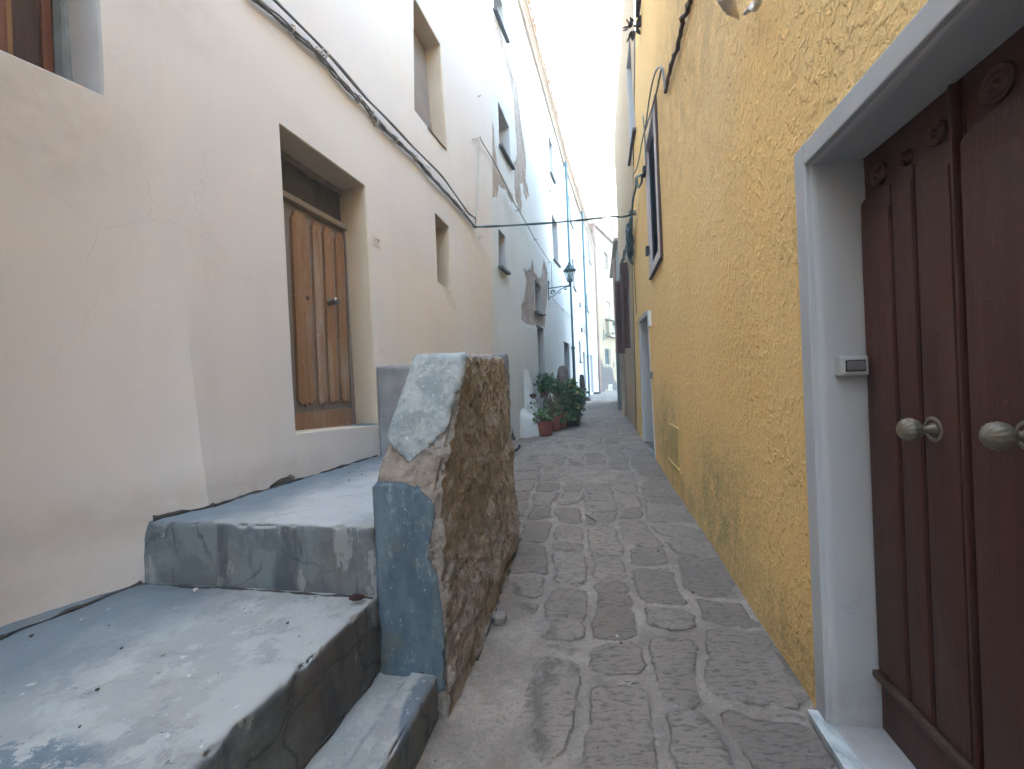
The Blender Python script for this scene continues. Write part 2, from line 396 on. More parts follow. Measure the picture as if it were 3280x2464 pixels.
def paint_cement(name):
    """pale worn cement paint over darker cement: the steps"""
    n = NB(name)
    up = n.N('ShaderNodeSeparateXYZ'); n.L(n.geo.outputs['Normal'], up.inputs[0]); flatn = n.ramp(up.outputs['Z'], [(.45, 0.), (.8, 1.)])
    pale, grey = (.325, .338, .338), (.272, .284, .283)
    c = n.mix(n.ramp(n.noise(2.6, 12, .76), [(.475, 0.), (.525, 1.)]), pale, grey)
    c = n.mix(n.math('MULTIPLY', n.ramp(n.noise(1.1, 4, .6), [(.52, 0.), (.64, 1.)]), .5), c, (.30, .288, .278))
    wear = n.ramp(n.noise(3.4, 13, .78), [(.545, 0.), (.565, 1.)])
    c = n.mix(n.math('MULTIPLY', wear, .5), c, (.20, .212, .222))
    c = n.mix(n.math('MULTIPLY', n.blob((-.95, 2.65, .885), (.42, .75, .2), .25), n.ramp(n.noise(7, 8, .75), [(.40, 0.), (.42, .85)])), c, (.37, .375, .375))
    c = n.mix(n.math('MULTIPLY', n.blob((-.425, 1.70, .24), (.065, .22, .08), .3), n.ramp(n.noise(16, 8, .75), [(.42, 0.), (.44, .9)])), c, (.115, .145, .18))
    c = n.mix(n.math('MULTIPLY', n.blob((-1.42, 1.04, .57), (.42, .20, .08), .3), n.ramp(n.noise(8, 9, .75), [(.44, 0.), (.46, .85)])), c, (.10, .135, .17))
    # blue-grey skin left along the wall
    wv = n.N('ShaderNodeVectorMath', operation='DOT_PRODUCT'); n.L(n.pos, wv.inputs[0]); wv.inputs[1].default_value = (-.968, .25, 0)
    edge = n.math('ADD', wv.outputs['Value'], n.math('MULTIPLY', n.noise(2.2, 6, .65), .9))
    c = n.mix(n.math('MULTIPLY', n.ramp(n.math('SUBTRACT', edge, 2.12, clamp=True), [(0., 0.), (.45, 1.)]), .9), c, (.125, .152, .178))
    spot = n.ramp(n.noise(17, 4, .7, n.vec((1, 1, 1))), [(.66, 0.), (.70, 1.)])
    c = n.mix(n.math('MULTIPLY', spot, .75), c, (.09, .10, .115))
    lite = n.ramp(n.noise(24, 3, .7), [(.68, 0.), (.73, 1.)])
    c = n.mix(n.math('MULTIPLY', lite, .5), c, (.6, .6, .6))
    # risers: smooth blue-grey skim, brown stain, cracks
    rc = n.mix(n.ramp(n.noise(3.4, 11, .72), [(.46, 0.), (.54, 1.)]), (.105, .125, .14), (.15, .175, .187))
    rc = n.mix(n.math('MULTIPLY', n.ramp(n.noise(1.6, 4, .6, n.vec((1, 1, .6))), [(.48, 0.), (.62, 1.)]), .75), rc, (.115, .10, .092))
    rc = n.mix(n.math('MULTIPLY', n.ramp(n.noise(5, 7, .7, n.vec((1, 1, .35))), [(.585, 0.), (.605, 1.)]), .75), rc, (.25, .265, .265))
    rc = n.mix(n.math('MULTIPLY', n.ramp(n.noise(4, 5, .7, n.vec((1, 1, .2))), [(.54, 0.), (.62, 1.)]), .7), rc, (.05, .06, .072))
    cr = n.voro(2.7, 'DISTANCE_TO_EDGE', n.vec((1, 1, 1.3)))
    cm = n.N('ShaderNodeTexNoise'); n.L(n.pos, cm.inputs['Vector']); cm.inputs['Scale'].default_value = 6; cm.inputs['Detail'].default_value = 5
    wp = n.N('ShaderNodeVectorMath', operation='MULTIPLY_ADD'); n.L(cm.outputs['Color'], wp.inputs[0]); wp.inputs[1].default_value = (.22, .22, .22); n.L(n.pos, wp.inputs[2])
    cr = n.voro(2.6, 'DISTANCE_TO_EDGE', wp.outputs[0])
    crack = n.math('MULTIPLY', n.ramp(cr, [(.0, 1.), (.026, 0.)]), n.ramp(n.noise(1.7, 2, .5), [(.40, 0.), (.48, 1.)]))
    rc = n.mix(n.math('MULTIPLY', crack, .8), rc, (.05, .06, .065))
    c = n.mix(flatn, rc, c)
    h = n.math('ADD', n.math('MULTIPLY', n.noise(20, 6, .7), .5), n.math('MULTIPLY', wear, -.25))
    h = n.math('SUBTRACT', h, n.math('MULTIPLY', crack, .35))
    return n.done(c, .8, n.bump(h, .45, .012), spec=.25)

def parapet_mat():
    n = NB('parapet_cement')
    ro = n.mix(n.ramp(n.noise(5, 7, .7), [(.35, 0.), (.65, 1.)]), (.29, .26, .24), (.43, .395, .365))
    ro = n.mix(n.ramp(n.noise(19, 5, .75, n.vec((1, 1, .5))), [(.52, 0.), (.7, 1.)]), ro, (.145, .125, .112))
    ro = n.mix(n.math('MULTIPLY', n.ramp(n.noise(33, 4, .7), [(.56, 0.), (.68, 1.)]), .8), ro, (.56, .50, .44))
    ro = n.mix(n.math('MULTIPLY', n.ramp(n.noise(7, 4, .6), [(.60, 0.), (.68, 1.)]), .6), ro, (.23, .17, .14))
    ro = n.mix(n.math('MULTIPLY', n.ramp(n.noise(3, 5, .7), [(.58, 0.), (.66, 1.)]), .35), ro, (.19, .19, .12))
    li = n.mix(n.ramp(n.noise(9, 9, .74), [(.44, 0.), (.56, 1.)]), (.33, .36, .37), (.215, .25, .27))
    li = n.mix(n.math('MULTIPLY', n.ramp(n.noise(28, 4, .75), [(.55, 0.), (.63, 1.)]), .75), li, (.17, .20, .22))
    li = n.mix(n.math('MULTIPLY', n.ramp(n.noise(45, 3, .7), [(.62, 0.), (.68, 1.)]), .7), li, (.55, .56, .55))
    da = n.mix(n.ramp(n.noise(6, 6, .65, n.vec((1, 1, .4))), [(.36, 0.), (.62, 1.)]), (.060, .092, .122), (.115, .16, .195))
    da = n.mix(n.math('MULTIPLY', n.ramp(n.noise(9, 7, .75, n.vec((1, 1, .45))), [(.56, 0.), (.68, 1.)]), .8), da, (.28, .33, .36))
    da = n.mix(n.math('MULTIPLY', n.ramp(n.noise(5, 5, .6), [(.54, 0.), (.64, 1.)]), .6), da, (.12, .12, .105))
    da = n.mix(n.math('MULTIPLY', n.ramp(n.noise(60, 3, .6), [(.66, 0.), (.71, 1.)]), .7), da, (.38, .42, .44))
    ta = n.mix(n.ramp(n.noise(12, 7, .7), [(.35, 0.), (.65, 1.)]), (.30, .25, .215), (.43, .38, .335))
    ta = n.mix(n.math('MULTIPLY', n.ramp(n.noise(30, 4, .7), [(.56, 0.), (.66, 1.)]), .6), ta, (.17, .145, .125))
    jag = n.math('MULTIPLY', n.math('SUBTRACT', n.noise(34, 6, .7), .5), 26.)
    def f(a): return n.ramp(n.math('MULTIPLY_ADD', n.math('ADD', n.attr(a), jag), .06, .5, True), [(.42, 0.), (.58, 1.)])
    f1, f2, f3 = f('d_tan'), f('d_dark'), f('d_light')
    c = n.mix(f3, n.mix(f2, n.mix(f1, ro, ta), da), li)
    smooth = n.math('MAXIMUM', f2, f3)
    h = n.math('ADD', n.noise(26, 7, .75), n.math('MULTIPLY', n.noise(70, 4, .7), .5))
    st = n.N('ShaderNodeMapRange'); n.L(smooth, st.inputs[0]); st.inputs[3].default_value = 1.; st.inputs[4].default_value = .25
    b = n.N('ShaderNodeBump'); n.L(h, b.inputs['Height']); n.L(st.outputs[0], b.inputs['Strength']); b.inputs['Distance'].default_value = .025
    b2 = n.bump(smooth, .8, .012, b.outputs[0])
    return n.done(c, .88, b2, spec=.2)

def street_mat():
    n = NB('street_paving'); s = n.attr('stone'); r = n.attr('rnd')
    st = n.mix(r, (.200, .167, .142), (.285, .243, .210))
    st = n.mix(n.math('MULTIPLY', n.ramp(n.noise(1.3, 5, .6), [(.4, 0.), (.65, 1.)]), .5), st, (.155, .137, .13))
    gr = n.noise(42, 6, .72, n.vec((.45, 1.5, 1), rot=(0, 0, .22)))
    st = n.mix(n.math('MULTIPLY', n.ramp(gr, [(.5, 0.), (.62, 1.)]), .75), st, (.080, .064, .053))
    st = n.mix(n.math('MULTIPLY', n.ramp(n.noise(120, 3, .7), [(.6, 0.), (.7, 1.)]), .4), st, (.25, .23, .215))
    mo = n.mix(n.ramp(n.noise(5, 6, .65), [(.35, 0.), (.65, 1.)]), (.205, .174, .150), (.315, .272, .238))
    mo = n.mix(n.math('MULTIPLY', n.ramp(n.noise(70, 4, .7), [(.54, 0.), (.64, 1.)]), .5), mo, (.10, .086, .075))
    mo = n.mix(n.math('MULTIPLY', n.ramp(n.noise(2.2, 8, .72), [(.48, 0.), (.56, 1.)]), .45), mo, (.17, .145, .126))
    mo = n.mix(n.math('MULTIPLY', n.ramp(gr, [(.52, 0.), (.64, 1.)]), .35), mo, (.12, .10, .088))
    mo = n.mix(n.math('MULTIPLY', n.ramp(n.noise(17, 6, .75), [(.60, 0.), (.64, 1.)]), .4), mo, (.36, .325, .295))
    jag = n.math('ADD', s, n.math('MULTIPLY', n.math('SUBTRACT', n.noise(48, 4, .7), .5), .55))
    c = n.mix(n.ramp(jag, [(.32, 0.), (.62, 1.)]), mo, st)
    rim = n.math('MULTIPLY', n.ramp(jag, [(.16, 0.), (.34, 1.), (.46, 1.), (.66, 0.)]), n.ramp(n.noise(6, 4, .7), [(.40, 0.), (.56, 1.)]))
    c = n.mix(n.math('MULTIPLY', rim, .55), c, (.055, .046, .039))  # stone edges darkened: joint dirt plus occlusion shade put into the colour
    sp = n.ramp(n.noise(13, 3, .75), [(.715, 0.), (.735, 1.)])
    c = n.mix(n.math('MULTIPLY', sp, .8), c, (.055, .048, .045))
    wh = n.ramp(n.noise(9.3, 5, .8), [(.705, 0.), (.725, 1.)])
    c = n.mix(n.math('MULTIPLY', wh, .45), c, (.33, .31, .29))
    h = n.math('ADD', n.math('MULTIPLY', gr, n.math('MULTIPLY', s, .9)), n.math('MULTIPLY', n.noise(90, 4, .7), .4))
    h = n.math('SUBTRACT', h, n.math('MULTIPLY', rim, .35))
    return n.done(c, .82, n.bump(h, 1., .014), spec=.25)

CREAM = plaster('cream_plaster', (.64, .622, .62), (.605, .592, .60), (.655, .638, .61), .22, streak=.10,
                stains=[((-1.95, 1.75, 2.65), (.5, .5, .45), (.33, .30, .285), .35, .9), ((-1.55, 2.1, 3.6), (.9, .9, .35), (.40, .365, .34), .35, .9), ((-1.75, 2.5, .93), (1.0, 1.9, .22), (.44, .41, .385), .6, .8), ((-2.2, 1.3, .62), (.8, 1.4, .22), (.44, .41, .39), .55, .8),
                        ((-.4, 7.4, 3.3), (1.2, 1.6, 2.2), (.62, .49, .345), .55, .9), ((-.9, 5.4, 2.5), (1.4, 1.6, 1.3), (.62, .50, .37), .45, .9),
                        ((-1.3, 3.9, 4.1), (1.4, 1.6, .25), (.55, .46, .33), .4, .9)])
WHITE = plaster('white_plaster', (.60, .64, .655), (.55, .595, .615), (.62, .65, .655), .3, streak=.14,
                stains=[((.1, 9.5, .6), (1.6, 2.2, 1.6), (.46, .47, .50), .45, .9), ((.9, 12.6, 11.6), (1.6, 3, 1.4), (.55, .50, .44), .6, .8)])
WHITE2 = plaster('pale_plaster', (.54, .575, .585), (.50, .535, .55), (.56, .585, .585), .3, streak=.16)
REVEAL = flat('reveal_plaster', (.40, .41, .425), .85, .12, 3, .15)
CREVEAL = flat('cream_reveal_plaster', (.50, .44, .355), .88, .10, 3, .15)  # tan bounce light from the yellow wall put into this colour
TAN = flat('bare_cement', (.215, .195, .185), .93, .3, 8, .6)
PEEL = peeled('bare_masonry', (.46, .40, .355), (.32, .265, .23), (.58, .54, .50))
RUBBLE = peeled('rubble_masonry', (.17, .15, .14), (.10, .09, .085), (.26, .24, .23))
OCHRE = plaster('pale_ochre_plaster', (.37, .305, .21), (.34, .275, .185), (.39, .325, .23), .2, streak=.08)
OCHRE2 = plaster('far_cream_plaster', (.36, .305, .215), (.33, .28, .195), (.37, .32, .23), .2, streak=.06)
PINK = stucco('pinkish_stucco', (.53, .40, .27), (.40, .31, .22))
GREYP = plaster('grey_plaster', (.30, .29, .26), (.26, .26, .23), (.32, .30, .27), .3)
WFRAME = plaster('white_surround_paint', (.44, .445, .455), (.41, .415, .425), (.45, .45, .45), .12, streak=.12, stains=[((1.30, 1.75, .05), (.45, .6, .42), (.27, .25, .23), .75, .9), ((1.25, 1.75, 1.55), (.3, .3, .5), (.37, .365, .36), .5, .9)])
WPLAIN = flat('white_paint', (.72, .72, .72), .5, .08, 6, .05)
MARBLE = None
DOORBR = wood('red_brown_door_wood', ((.056, .020, .013), (.088, .032, .022)), (.125, .064, .046), wear=.5, rough=.5, grain=.7, spec=.4, isl=.2)
DOOROR = wood('orange_brown_wood', ((.24, .125, .06), (.34, .205, .12)), (.35, .30, .26), wear=1., rough=.6, grain=.5, isl=.45)
DOORGR = wood('weathered_grey_wood', ((.20, .175, .16), (.28, .25, .235)), (.17, .12, .085), wear=.5, grain=.4)
DARKWOOD = wood('dark_wood', ((.055, .032, .024), (.085, .05, .036)), (.14, .10, .075), wear=.5)
SHUTBR = wood('brown_shutter_paint', ((.060, .026, .022), (.080, .036, .030)), (.13, .09, .075), wear=.3, rough=.5)
RAIL = wood('pale_rail_wood', ((.24, .20, .165), (.32, .27, .22)), (.20, .15, .11), wear=.4)
TRANS = flat('dirty_transom_board', (.085, .085, .082), .75, .5, 5, .4, fine=22)
GLASS = flat('dark_pane', (.035, .045, .055), .12, .3, 3, .0, spec=.6)
GREYSHUT = flat('grey_shutter_paint', (.25, .235, .24), .6, .15, 4, .1)
LOUV = flat('slate_blue_louver', (.050, .060, .085), .5, .2, 5, .1)
TEAL = flat('dark_teal_metal', (.050, .115, .14), .45, .3, 5, .05, metal=.2)
PIPEG = flat('grey_pipe', (.16, .18, .19), .5, .2, 4, .05)
PIPEP = flat('copper_brown_pipe', (.34, .205, .155), .5, .25, 4, .05)
PIPET = flat('beige_pipe', (.36, .30, .235), .6, .2, 4, .05)
IRON = flat('black_iron', (.022, .026, .028), .5, .3, 8, .1)
CABLE = flat('grey_cable', (.17, .17, .165), .6, .3, 6, .05)
CABLED = flat('dark_cable', (.070, .115, .13), .55, .3, 6, .05)
CABLEB = flat('brown_cable', (.10, .065, .045), .7, .3, 6, .1)
CABLEP = flat('painted_cable', (.40, .41, .41), .7, .2, 6, .05)
CLIP = flat('cable_clip', (.40, .36, .30), .6, .15, 6, .05)
BRASS = flat('aged_brass', (.22, .19, .14), .55, .4, 12, .2, metal=.45, spec=.5)
STEEL = flat('dull_steel', (.16, .165, .165), .38, .3, 12, .05, metal=.6)
BELL = flat('grey_plastic', (.38, .38, .37), .45, .06, 5, .03)
BELLD = flat('dark_grey_plastic', (.14, .13, .13), .4, .1, 5, .03)
BLACK = flat('black_gap', (.012, .012, .013), .8, .1, 5, .0)
TERRA = flat('terracotta_plastic', (.215, .068, .040), .6, .25, 9, .12)
TERRAD = flat('dark_brown_planter', (.085, .036, .026), .6, .25, 9, .12)
SOIL = flat('soil', (.035, .025, .018), .95, .4, 20, .6)
STONE = peeled('grey_brown_stone', (.20, .165, .155), (.13, .105, .10), (.27, .235, .225))
DSTONE = peeled('dark_stone', (.10, .09, .085), (.07, .062, .06), (.15, .135, .13))
LEAFA = leafmat('geranium_leaf', (.045, .12, .030), (.075, .17, .045), (.28, .24, .05), .955)
LEAFB = leafmat('bush_leaf', (.026, .080, .024), (.055, .13, .036), (.085, .17, .05), .9)
LEAFD = leafmat('dark_leaf', (.016, .045, .020), (.030, .075, .030))
STEM = flat('woody_stem', (.16, .115, .08), .8, .35, 20, .4)
FLOWER = flat('dry_flower', (.045, .018, .018), .8, .4, 30, .3)
TILE = flat('clay_tile', (.40, .31, .235), .85, .35, 5, .3)
CORN = flat('cornice_plaster', (.48, .38, .30), .88, .25, 4, .5, fine=30)
TWIG = flat('twig', (.15, .12, .095), .8, .3, 20, .3)
CRUMB = flat('plaster_crumb', (.50, .49, .46), .85, .25, 20, .2)
CERAM = flat('pale_ceramic', (.55, .50, .45), .5, .25, 12, .2)
LAMPGL = flat('lantern_glass', (.42, .52, .55), .15, .1, 5, .0, spec=.5)
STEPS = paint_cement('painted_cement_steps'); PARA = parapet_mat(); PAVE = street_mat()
def _marble():
    n = NB('veined_marble')
    f = n.noise(5.5, 7, .62, n.vec((1.2, .5, 1), rot=(0, 0, .6)), 1.6)
    c = n.mix(n.ramp(f, [(.40, 0.), (.56, 1.)]), (.46, .48, .485), (.24, .26, .27)); c = n.mix(n.ramp(n.noise(3, 4, .6, None, 1.), [(.55, 0.), (.72, .7)]), c, (.22, .24, .22))
    return n.done(c, .35, spec=.4)
MARBLE = _marble()
SKYD, SKYA, SKYO, SKYS, EXPO = 2.8, 1.0, .8, .12, 5.3

# ------------------------------------------------------------------ small builders for openings
def rng_of(poly, g=.02):
    a = np.array(poly); return a[:, 0].min() - g, a[:, 0].max() + g, a[:, 1].min() - g, a[:, 1].max() + g
def window(parent, W, poly, depth, pane_m=GLASS, frame_m=DARKWOOD, sill=None, sill_out=.07, fw=.05, bars=1, name='window'):
    s0, s1, z0, z1 = rng_of(poly); o = -depth + .03
    f = MB()
    for a, b, c, d in ((s0, s0 + fw, z0, z1), (s1 - fw, s1, z0, z1), (s0 + fw, s1 - fw, z0, z0 + fw), (s0 + fw, s1 - fw, z1 - fw, z1)): panel(f, W, a, b, c, d, o, .05)
    for k in range(bars):
        c = s0 + (s1 - s0)*(k + 1)/(bars + 1); panel(f, W, c - .025, c + .025, z0 + fw, z1 - fw, o - .002, .045)
    fr = f.build(name, frame_m, parent)
    p = MB(); panel(p, W, s0 + fw*.5, s1 - fw*.5, z0 + fw*.5, z1 - fw*.5, o - .025, .015, 0); p.build('pane', pane_m, fr)
    if sill:
        q = np.array(poly); lo = q[np.argsort(q[:, 1])[:2]]; lo = lo[np.argsort(lo[:, 0])]
        (a, za), (b, zb) = lo; m = MB(); e = .07
        P = [W.P(a - e, za, sill_out), W.P(b + e, zb, sill_out), W.P(b + e, zb, -.12), W.P(a - e, za, -.12)]
        m.prism(P, (0, 0, -.05)); m.build('sill', sill, parent)
    return fr
def door(parent, W, poly, depth, m, knob=None, n=4):
    s0, s1, z0, z1 = rng_of(poly); o = -depth + .03; f = MB(); w = (s1 - s0)/n
    for k in range(n): panel(f, W, s0 + k*w + .006, s0 + (k + 1)*w - .006, z0, z1, o, .04, .006)
    panel(f, W, s0, s1, z0, z1, o - .03, .03, 0)
    d = f.build('door', m, parent)
    if knob: k = MB(); k.lathe(W.P(s0 + .16, z0 + 1.0, o), W.n, [(0, .02), (.03, .012), (.04, .028), (.07, .02), (.075, .002)], 10); k.build('handle', knob, d, True)
    return d
def pipe(parent, W, pts, r, m, out=.1, collars=(), name='drainpipe'):
    t = MB(); P = [W.P(s, z, out) for s, z in pts]; t.tube(P, r, 12)
    for s, z in collars: t.tube([W.P(s, z - .06, out), W.P(s, z + .06, out)], r*1.35, 12)
    o = autosmooth(t.build(name, m, parent)); return o
def wire(name, pts, r, m, label=None, cat='cable', group=None, seg=6, parent=None, mb=None):
    t = mb or MB(); t.tube(pts, r, seg)
    if mb: return
    o = t.build(name, m, parent, True, base=None if parent else pts[0])
    if label: tag(o, label, cat, group)
    return o
def smooth_path(P, n=6):
    """Catmull-Rom"""
    P = [np.array(p, float) for p in P]; Q = [2*P[0] - P[1]] + P + [2*P[-1] - P[-2]]; o = []
    for i in range(1, len(Q) - 2):
        a, b, c, d = Q[i - 1:i + 3]
        for k in range(n):
            t = k/n; o.append(.5*((2*b) + (c - a)*t + (2*a - 5*b + 4*c - d)*t*t + (3*b - a - 3*c + d)*t**3))
    return o + [P[-1]]

# ------------------------------------------------------------------ left: the cream house
WC = Wall(14.5, -2.25, 1)
ca, cb = WC.px('V', 1062, 0), WC.px('V', 1066, 780)
def csl(z): return ca[0] + (cb[0] - ca[0])*(z - ca[1])/(cb[1] - ca[1])
CTOP = 10.4; CS0 = WC.at(-1.2)
cream = thing('cream_house', 'cream plastered house on the left with a brown plank door above the cement landing', 'house', WC.P(3, 0))
dpoly = WC.q('S', [(893, 393), (1168, 595), (1212, 1362), (948, 1391)])
w_up = WC.q('S', [(1324, -16), (1411, 144), (1434, 484), (1327, 354)])
niche = WC.q('S', [(1393, 679), (1439, 727), (1445, 936), (1402, 903)])
g1, g0 = WC.px('G', 622, 565), WC.px('G', 0, 245)
w_tl = [(g1[0], g1[1]), (g1[0] - .03, g1[1] + 1.35), (g0[0] - .35, g1[1] + 1.35), (g0[0] - .35, g0[1] - .06)]
rb, rt = WC.px('V', 450, 1087), WC.px('G', 975, 660)
def coffs(s, z):
    r = rb[0] + (rt[0] - rb[0])*(z - rb[1])/(rt[1] - rb[1])
    zf = np.clip((3.05 - z)/2.15, 0, 1.1)
    q = np.clip(r - s, 0, 1)
    return -zf*(.17*(1 - np.exp(-q/.26)) + .13*sstep(.05, .75, q))
zf_ = lambda z: float(np.clip((3.05 - z)/2.15, 0, 1.1)); rs_ = lambda z: rb[0] + (rt[0] - rb[0])*(z - rb[1])/(rt[1] - rb[1])
brk = WC.q('H', [(95, 1262), (118, 1215), (165, 1180), (240, 1143), (268, 1160), (268, 1215), (180, 1262)])
brk[-2] = (brk[-2][0], brk[-2][1] - .15); brk[-1] = (brk[-1][0], brk[-1][1] - .15); brk[0] = (brk[0][0], brk[0][1] - .05)
chip = fractal(WC.q('H', [(1118, 5), (1150, 40), (1195, 70), (1222, 165), (1205, 170), (1178, 130), (1150, 60)]), 3, .12, 5)
SSTEP = WC.at(2.1); SST2 = WC.at(5.7); CLOW = 8.4; CMID = 8.6  # roof steps out of view, heights shaped for the light in the lane
outer = [(CS0, -.2), (csl(-.2), -.2), (csl(CTOP), CTOP), (SST2, CTOP), (SST2, CMID), (SSTEP, CMID), (SSTEP, CLOW), (CS0, CLOW)]
CHIPM = plaster('pale_patch_plaster', (.58, .515, .46), (.55, .49, .44), (.58, .53, .46), .25)
build_wall('wall', cream, WC, outer, [(dpoly, .27, 1), (w_up, .24, 1), (niche, .42, 1), (w_tl, .30, 2)], [CREAM, CREVEAL, REVEAL, TAN, CHIPM], .10, coffs, [(fractal(brk, 3, .12, 3), 3, -.045), (chip, 4, -.004)], rough=.009, lines=[[(rs_(z) - k_*(.03 + .17*zf_(z)) + .0005*k_, z) for z in np.arange(-.15, 3.0, .07)] for k_ in (0,)], sharp=17)
shell('side_wall', cream, WC, SST2, csl(5.), -.2, CTOP, 7., CREVEAL, .55); shell('side_wall', cream, WC, SSTEP, SST2, -.2, CMID, 7., CREVEAL, .55); shell('side_wall', cream, WC, CS0, SSTEP, -.2, CLOW, 7., CREVEAL, .55)
m = MB(); m.box(WC.P((CS0 + WC.at(-26.))/2, 7., -3.6), WC.e, (0, 0, 1), WC.n, (CS0 - WC.at(-26.), 14., 7.), .01); m.build('rear_light_block', CREAM, cream)  # unseen block behind the camera, added to cut light from the rear
# the brown plank door
o = -.25
z_sill = WC.px('H', 440, 878, o)[1]; zt = WC.px('F', 250, 470, o)[1]; zr1 = WC.px('F', 500, 890, o)[1]; zr0 = WC.px('F', 500, 935, o)[1]
sL = min(p[0] for p in dpoly) - .02; sR = WC.px('F', 722, 900, o)[0]
fr = MB(); panel(fr, WC, sR - .035, sR + .05, z_sill, zt + .04, o + .02, .07); panel(fr, WC, sL - .03, sL + .05, z_sill, zt + .04, o + .02, .07)
dfr = fr.build('door_frame', DOORGR, cream)
m = MB(); panel(m, WC, sL, sR, zr1, zt, o - .02, .03, .002); tr = m.build('transom', TRANS, cream)
m = MB()
tp = [(sL - .02, zt + .03)] + [(sL + (sR - sL)*k/12, zt - .015 - .035*random.random()) for k in range(13)] + [(sR + .02, zt + .03)]
m.prism([WC.P(s, z, o + .012) for s, z in tp], -WC.n*.03); m.build('broken_plaster_edge', TAN, tr)
m = MB(); panel(m, WC, sL, sR, zr0, zr1, o + .045, .09, .012); m.build('transom_rail', RAIL, cream)
m = MB(); m.m = 0; panel(m, WC, sL, sR - .03, z_sill, zr0, o - .005, .04, .002)
bx = [(318, 438), (470, 532), (556, 618), (646, 706)]
zb0 = WC.px('H', 430, 735, o)[1]; zb1 = zr0 - .10
m.m = 1
for i, (a, b) in enumerate(bx):
    a, b = WC.px('F', a, 1300, o)[0], WC.px('F', b, 1300, o)[0]; c = (a + b)/2; w = (b - a)/2
    q = [(c + w*x, zb0 + y) for x, y in ((-1, .05), (-.55, .01), (-.3, .035), (0, .0), (.3, .035), (.55, .01), (1, .05))] + [(c + w*x, zb1 + y) for x, y in ((1, -.02), (.55, .05), (-.55, .05), (-1, -.02))]
    m.prism([WC.P(s, z, o + .022) for s, z in q], -WC.n*.03)
    m.m = 0
    if i < 3:
        n2 = WC.px('F', bx[i + 1][0], 1300, o)[0]; g = (b + n2)/2; panel(m, WC, g - .010, g + .010, zb0 + .03, zb1 - .05, o + .012, .02, .008)
    m.m = 1
panel(m, WC, sL, sR - .03, z_sill, zb0 - .05, o + .012, .03, .006)
leaf = m.build('door_leaf', [DOORGR, DOOROR], cream)
kp = WC.px('F', 612, 1585, o + .03)
m = MB(); m.lathe(WC.P(kp[0], kp[1], o + .02), WC.n, [(0, .034), (.008, .034), (.014, .02), (.03, .013), (.045, .02), (.055, .034), (.075, .036), (.088, .026), (.092, .004)], 18); autosmooth(m.build('door_knob', STEEL, leaf), 40)
kp = WC.px('F', 438, 1555, o + .02)
m = MB(); m.lathe(WC.P(kp[0], kp[1], o + .018), WC.n, [(0, .022), (.006, .018), (.008, .003)], 14); m.build('keyhole_plug', DARKWOOD, leaf)
# painted cement sill of the door
m = MB(); m.box(WC.P((sL + max(p[0] for p in dpoly))/2, z_sill - .02, -.139), WC.e, (0, 0, 1), WC.n, (max(p[0] for p in dpoly) - sL + .02, .05, .27), .008); m.build('door_sill', STEPS, cream)
# upper window with grey shutter
wu = window(cream, WC, w_up, .23, GREYSHUT, flat('pinkish_frame_paint', (.36, .28, .25), .6, .2, 8, .1), None, fw=.06, bars=0)
s0, s1, z0, z1 = rng_of(w_up); m = MB(); panel(m, WC, s0, s1, z0 + .25, z0 + .30, -.19, .04); m.build('cross_rail', GREYSHUT, wu)
ck = [WC.px('F', x, y) for x, y in ((1352, 258), (1385, 300), (1415, 335), (1445, 375), (1475, 405), (1497, 432))]
m = MB(); m.tube([WC.P(s, z, .006) for s, z in ck], [.007, .012, .008, .014, .012, .005], 5); m.build('cracked_sill_edge', TAN, wu)
# niche back
m = MB(); a = rng_of(niche); panel(m, WC, a[0], a[1], a[2], a[3], -.41, .03, 0); m.build('niche_back', TAN, cream)
# window at the upper left
s0, s1, z0, z1 = rng_of(w_tl); m = MB(); x0, x1, x2 = WC.px('G', 75, 200, -.27)[0], WC.px('G', 245, 200, -.27)[0], WC.px('G', 306, 200, -.27)[0]
panel(m, WC, x0, x1, z0, z1, -.275, .03); wl = m.build('window', DARKWOOD, cream)
m = MB(); panel(m, WC, x1 - .0, x2, z0, z1, -.262, .05, .006); panel(m, WC, s0 - .03, x0 - .02, z0, z1, -.262, .05, .006); m.build('window_frame', wood('red_frame_wood', ((.16, .06, .035), (.20, .085, .05)), (.12, .06, .04), wear=.4), wl)
m = MB(); panel(m, WC, x0 - .045, x0, z0, z1, -.268, .045, .004); m.build('shutter_edge', wood('golden_wood', ((.24, .13, .05), (.30, .17, .07)), (.16, .10, .06), wear=.4), wl)
x3, x4 = x2, WC.px('G', 410, 300, -.2)[0]; m = MB(); m.box(WC.P(x2 + .025, (z0 + z1)/2, -.23), WC.e, (0, 0, 1), WC.n, (.05, z1 - z0, .09), .02); m.build('mortar_fillet', flat('blue_grey_fillet', (.22, .26, .29), .8, .35, 7, .3), wl)
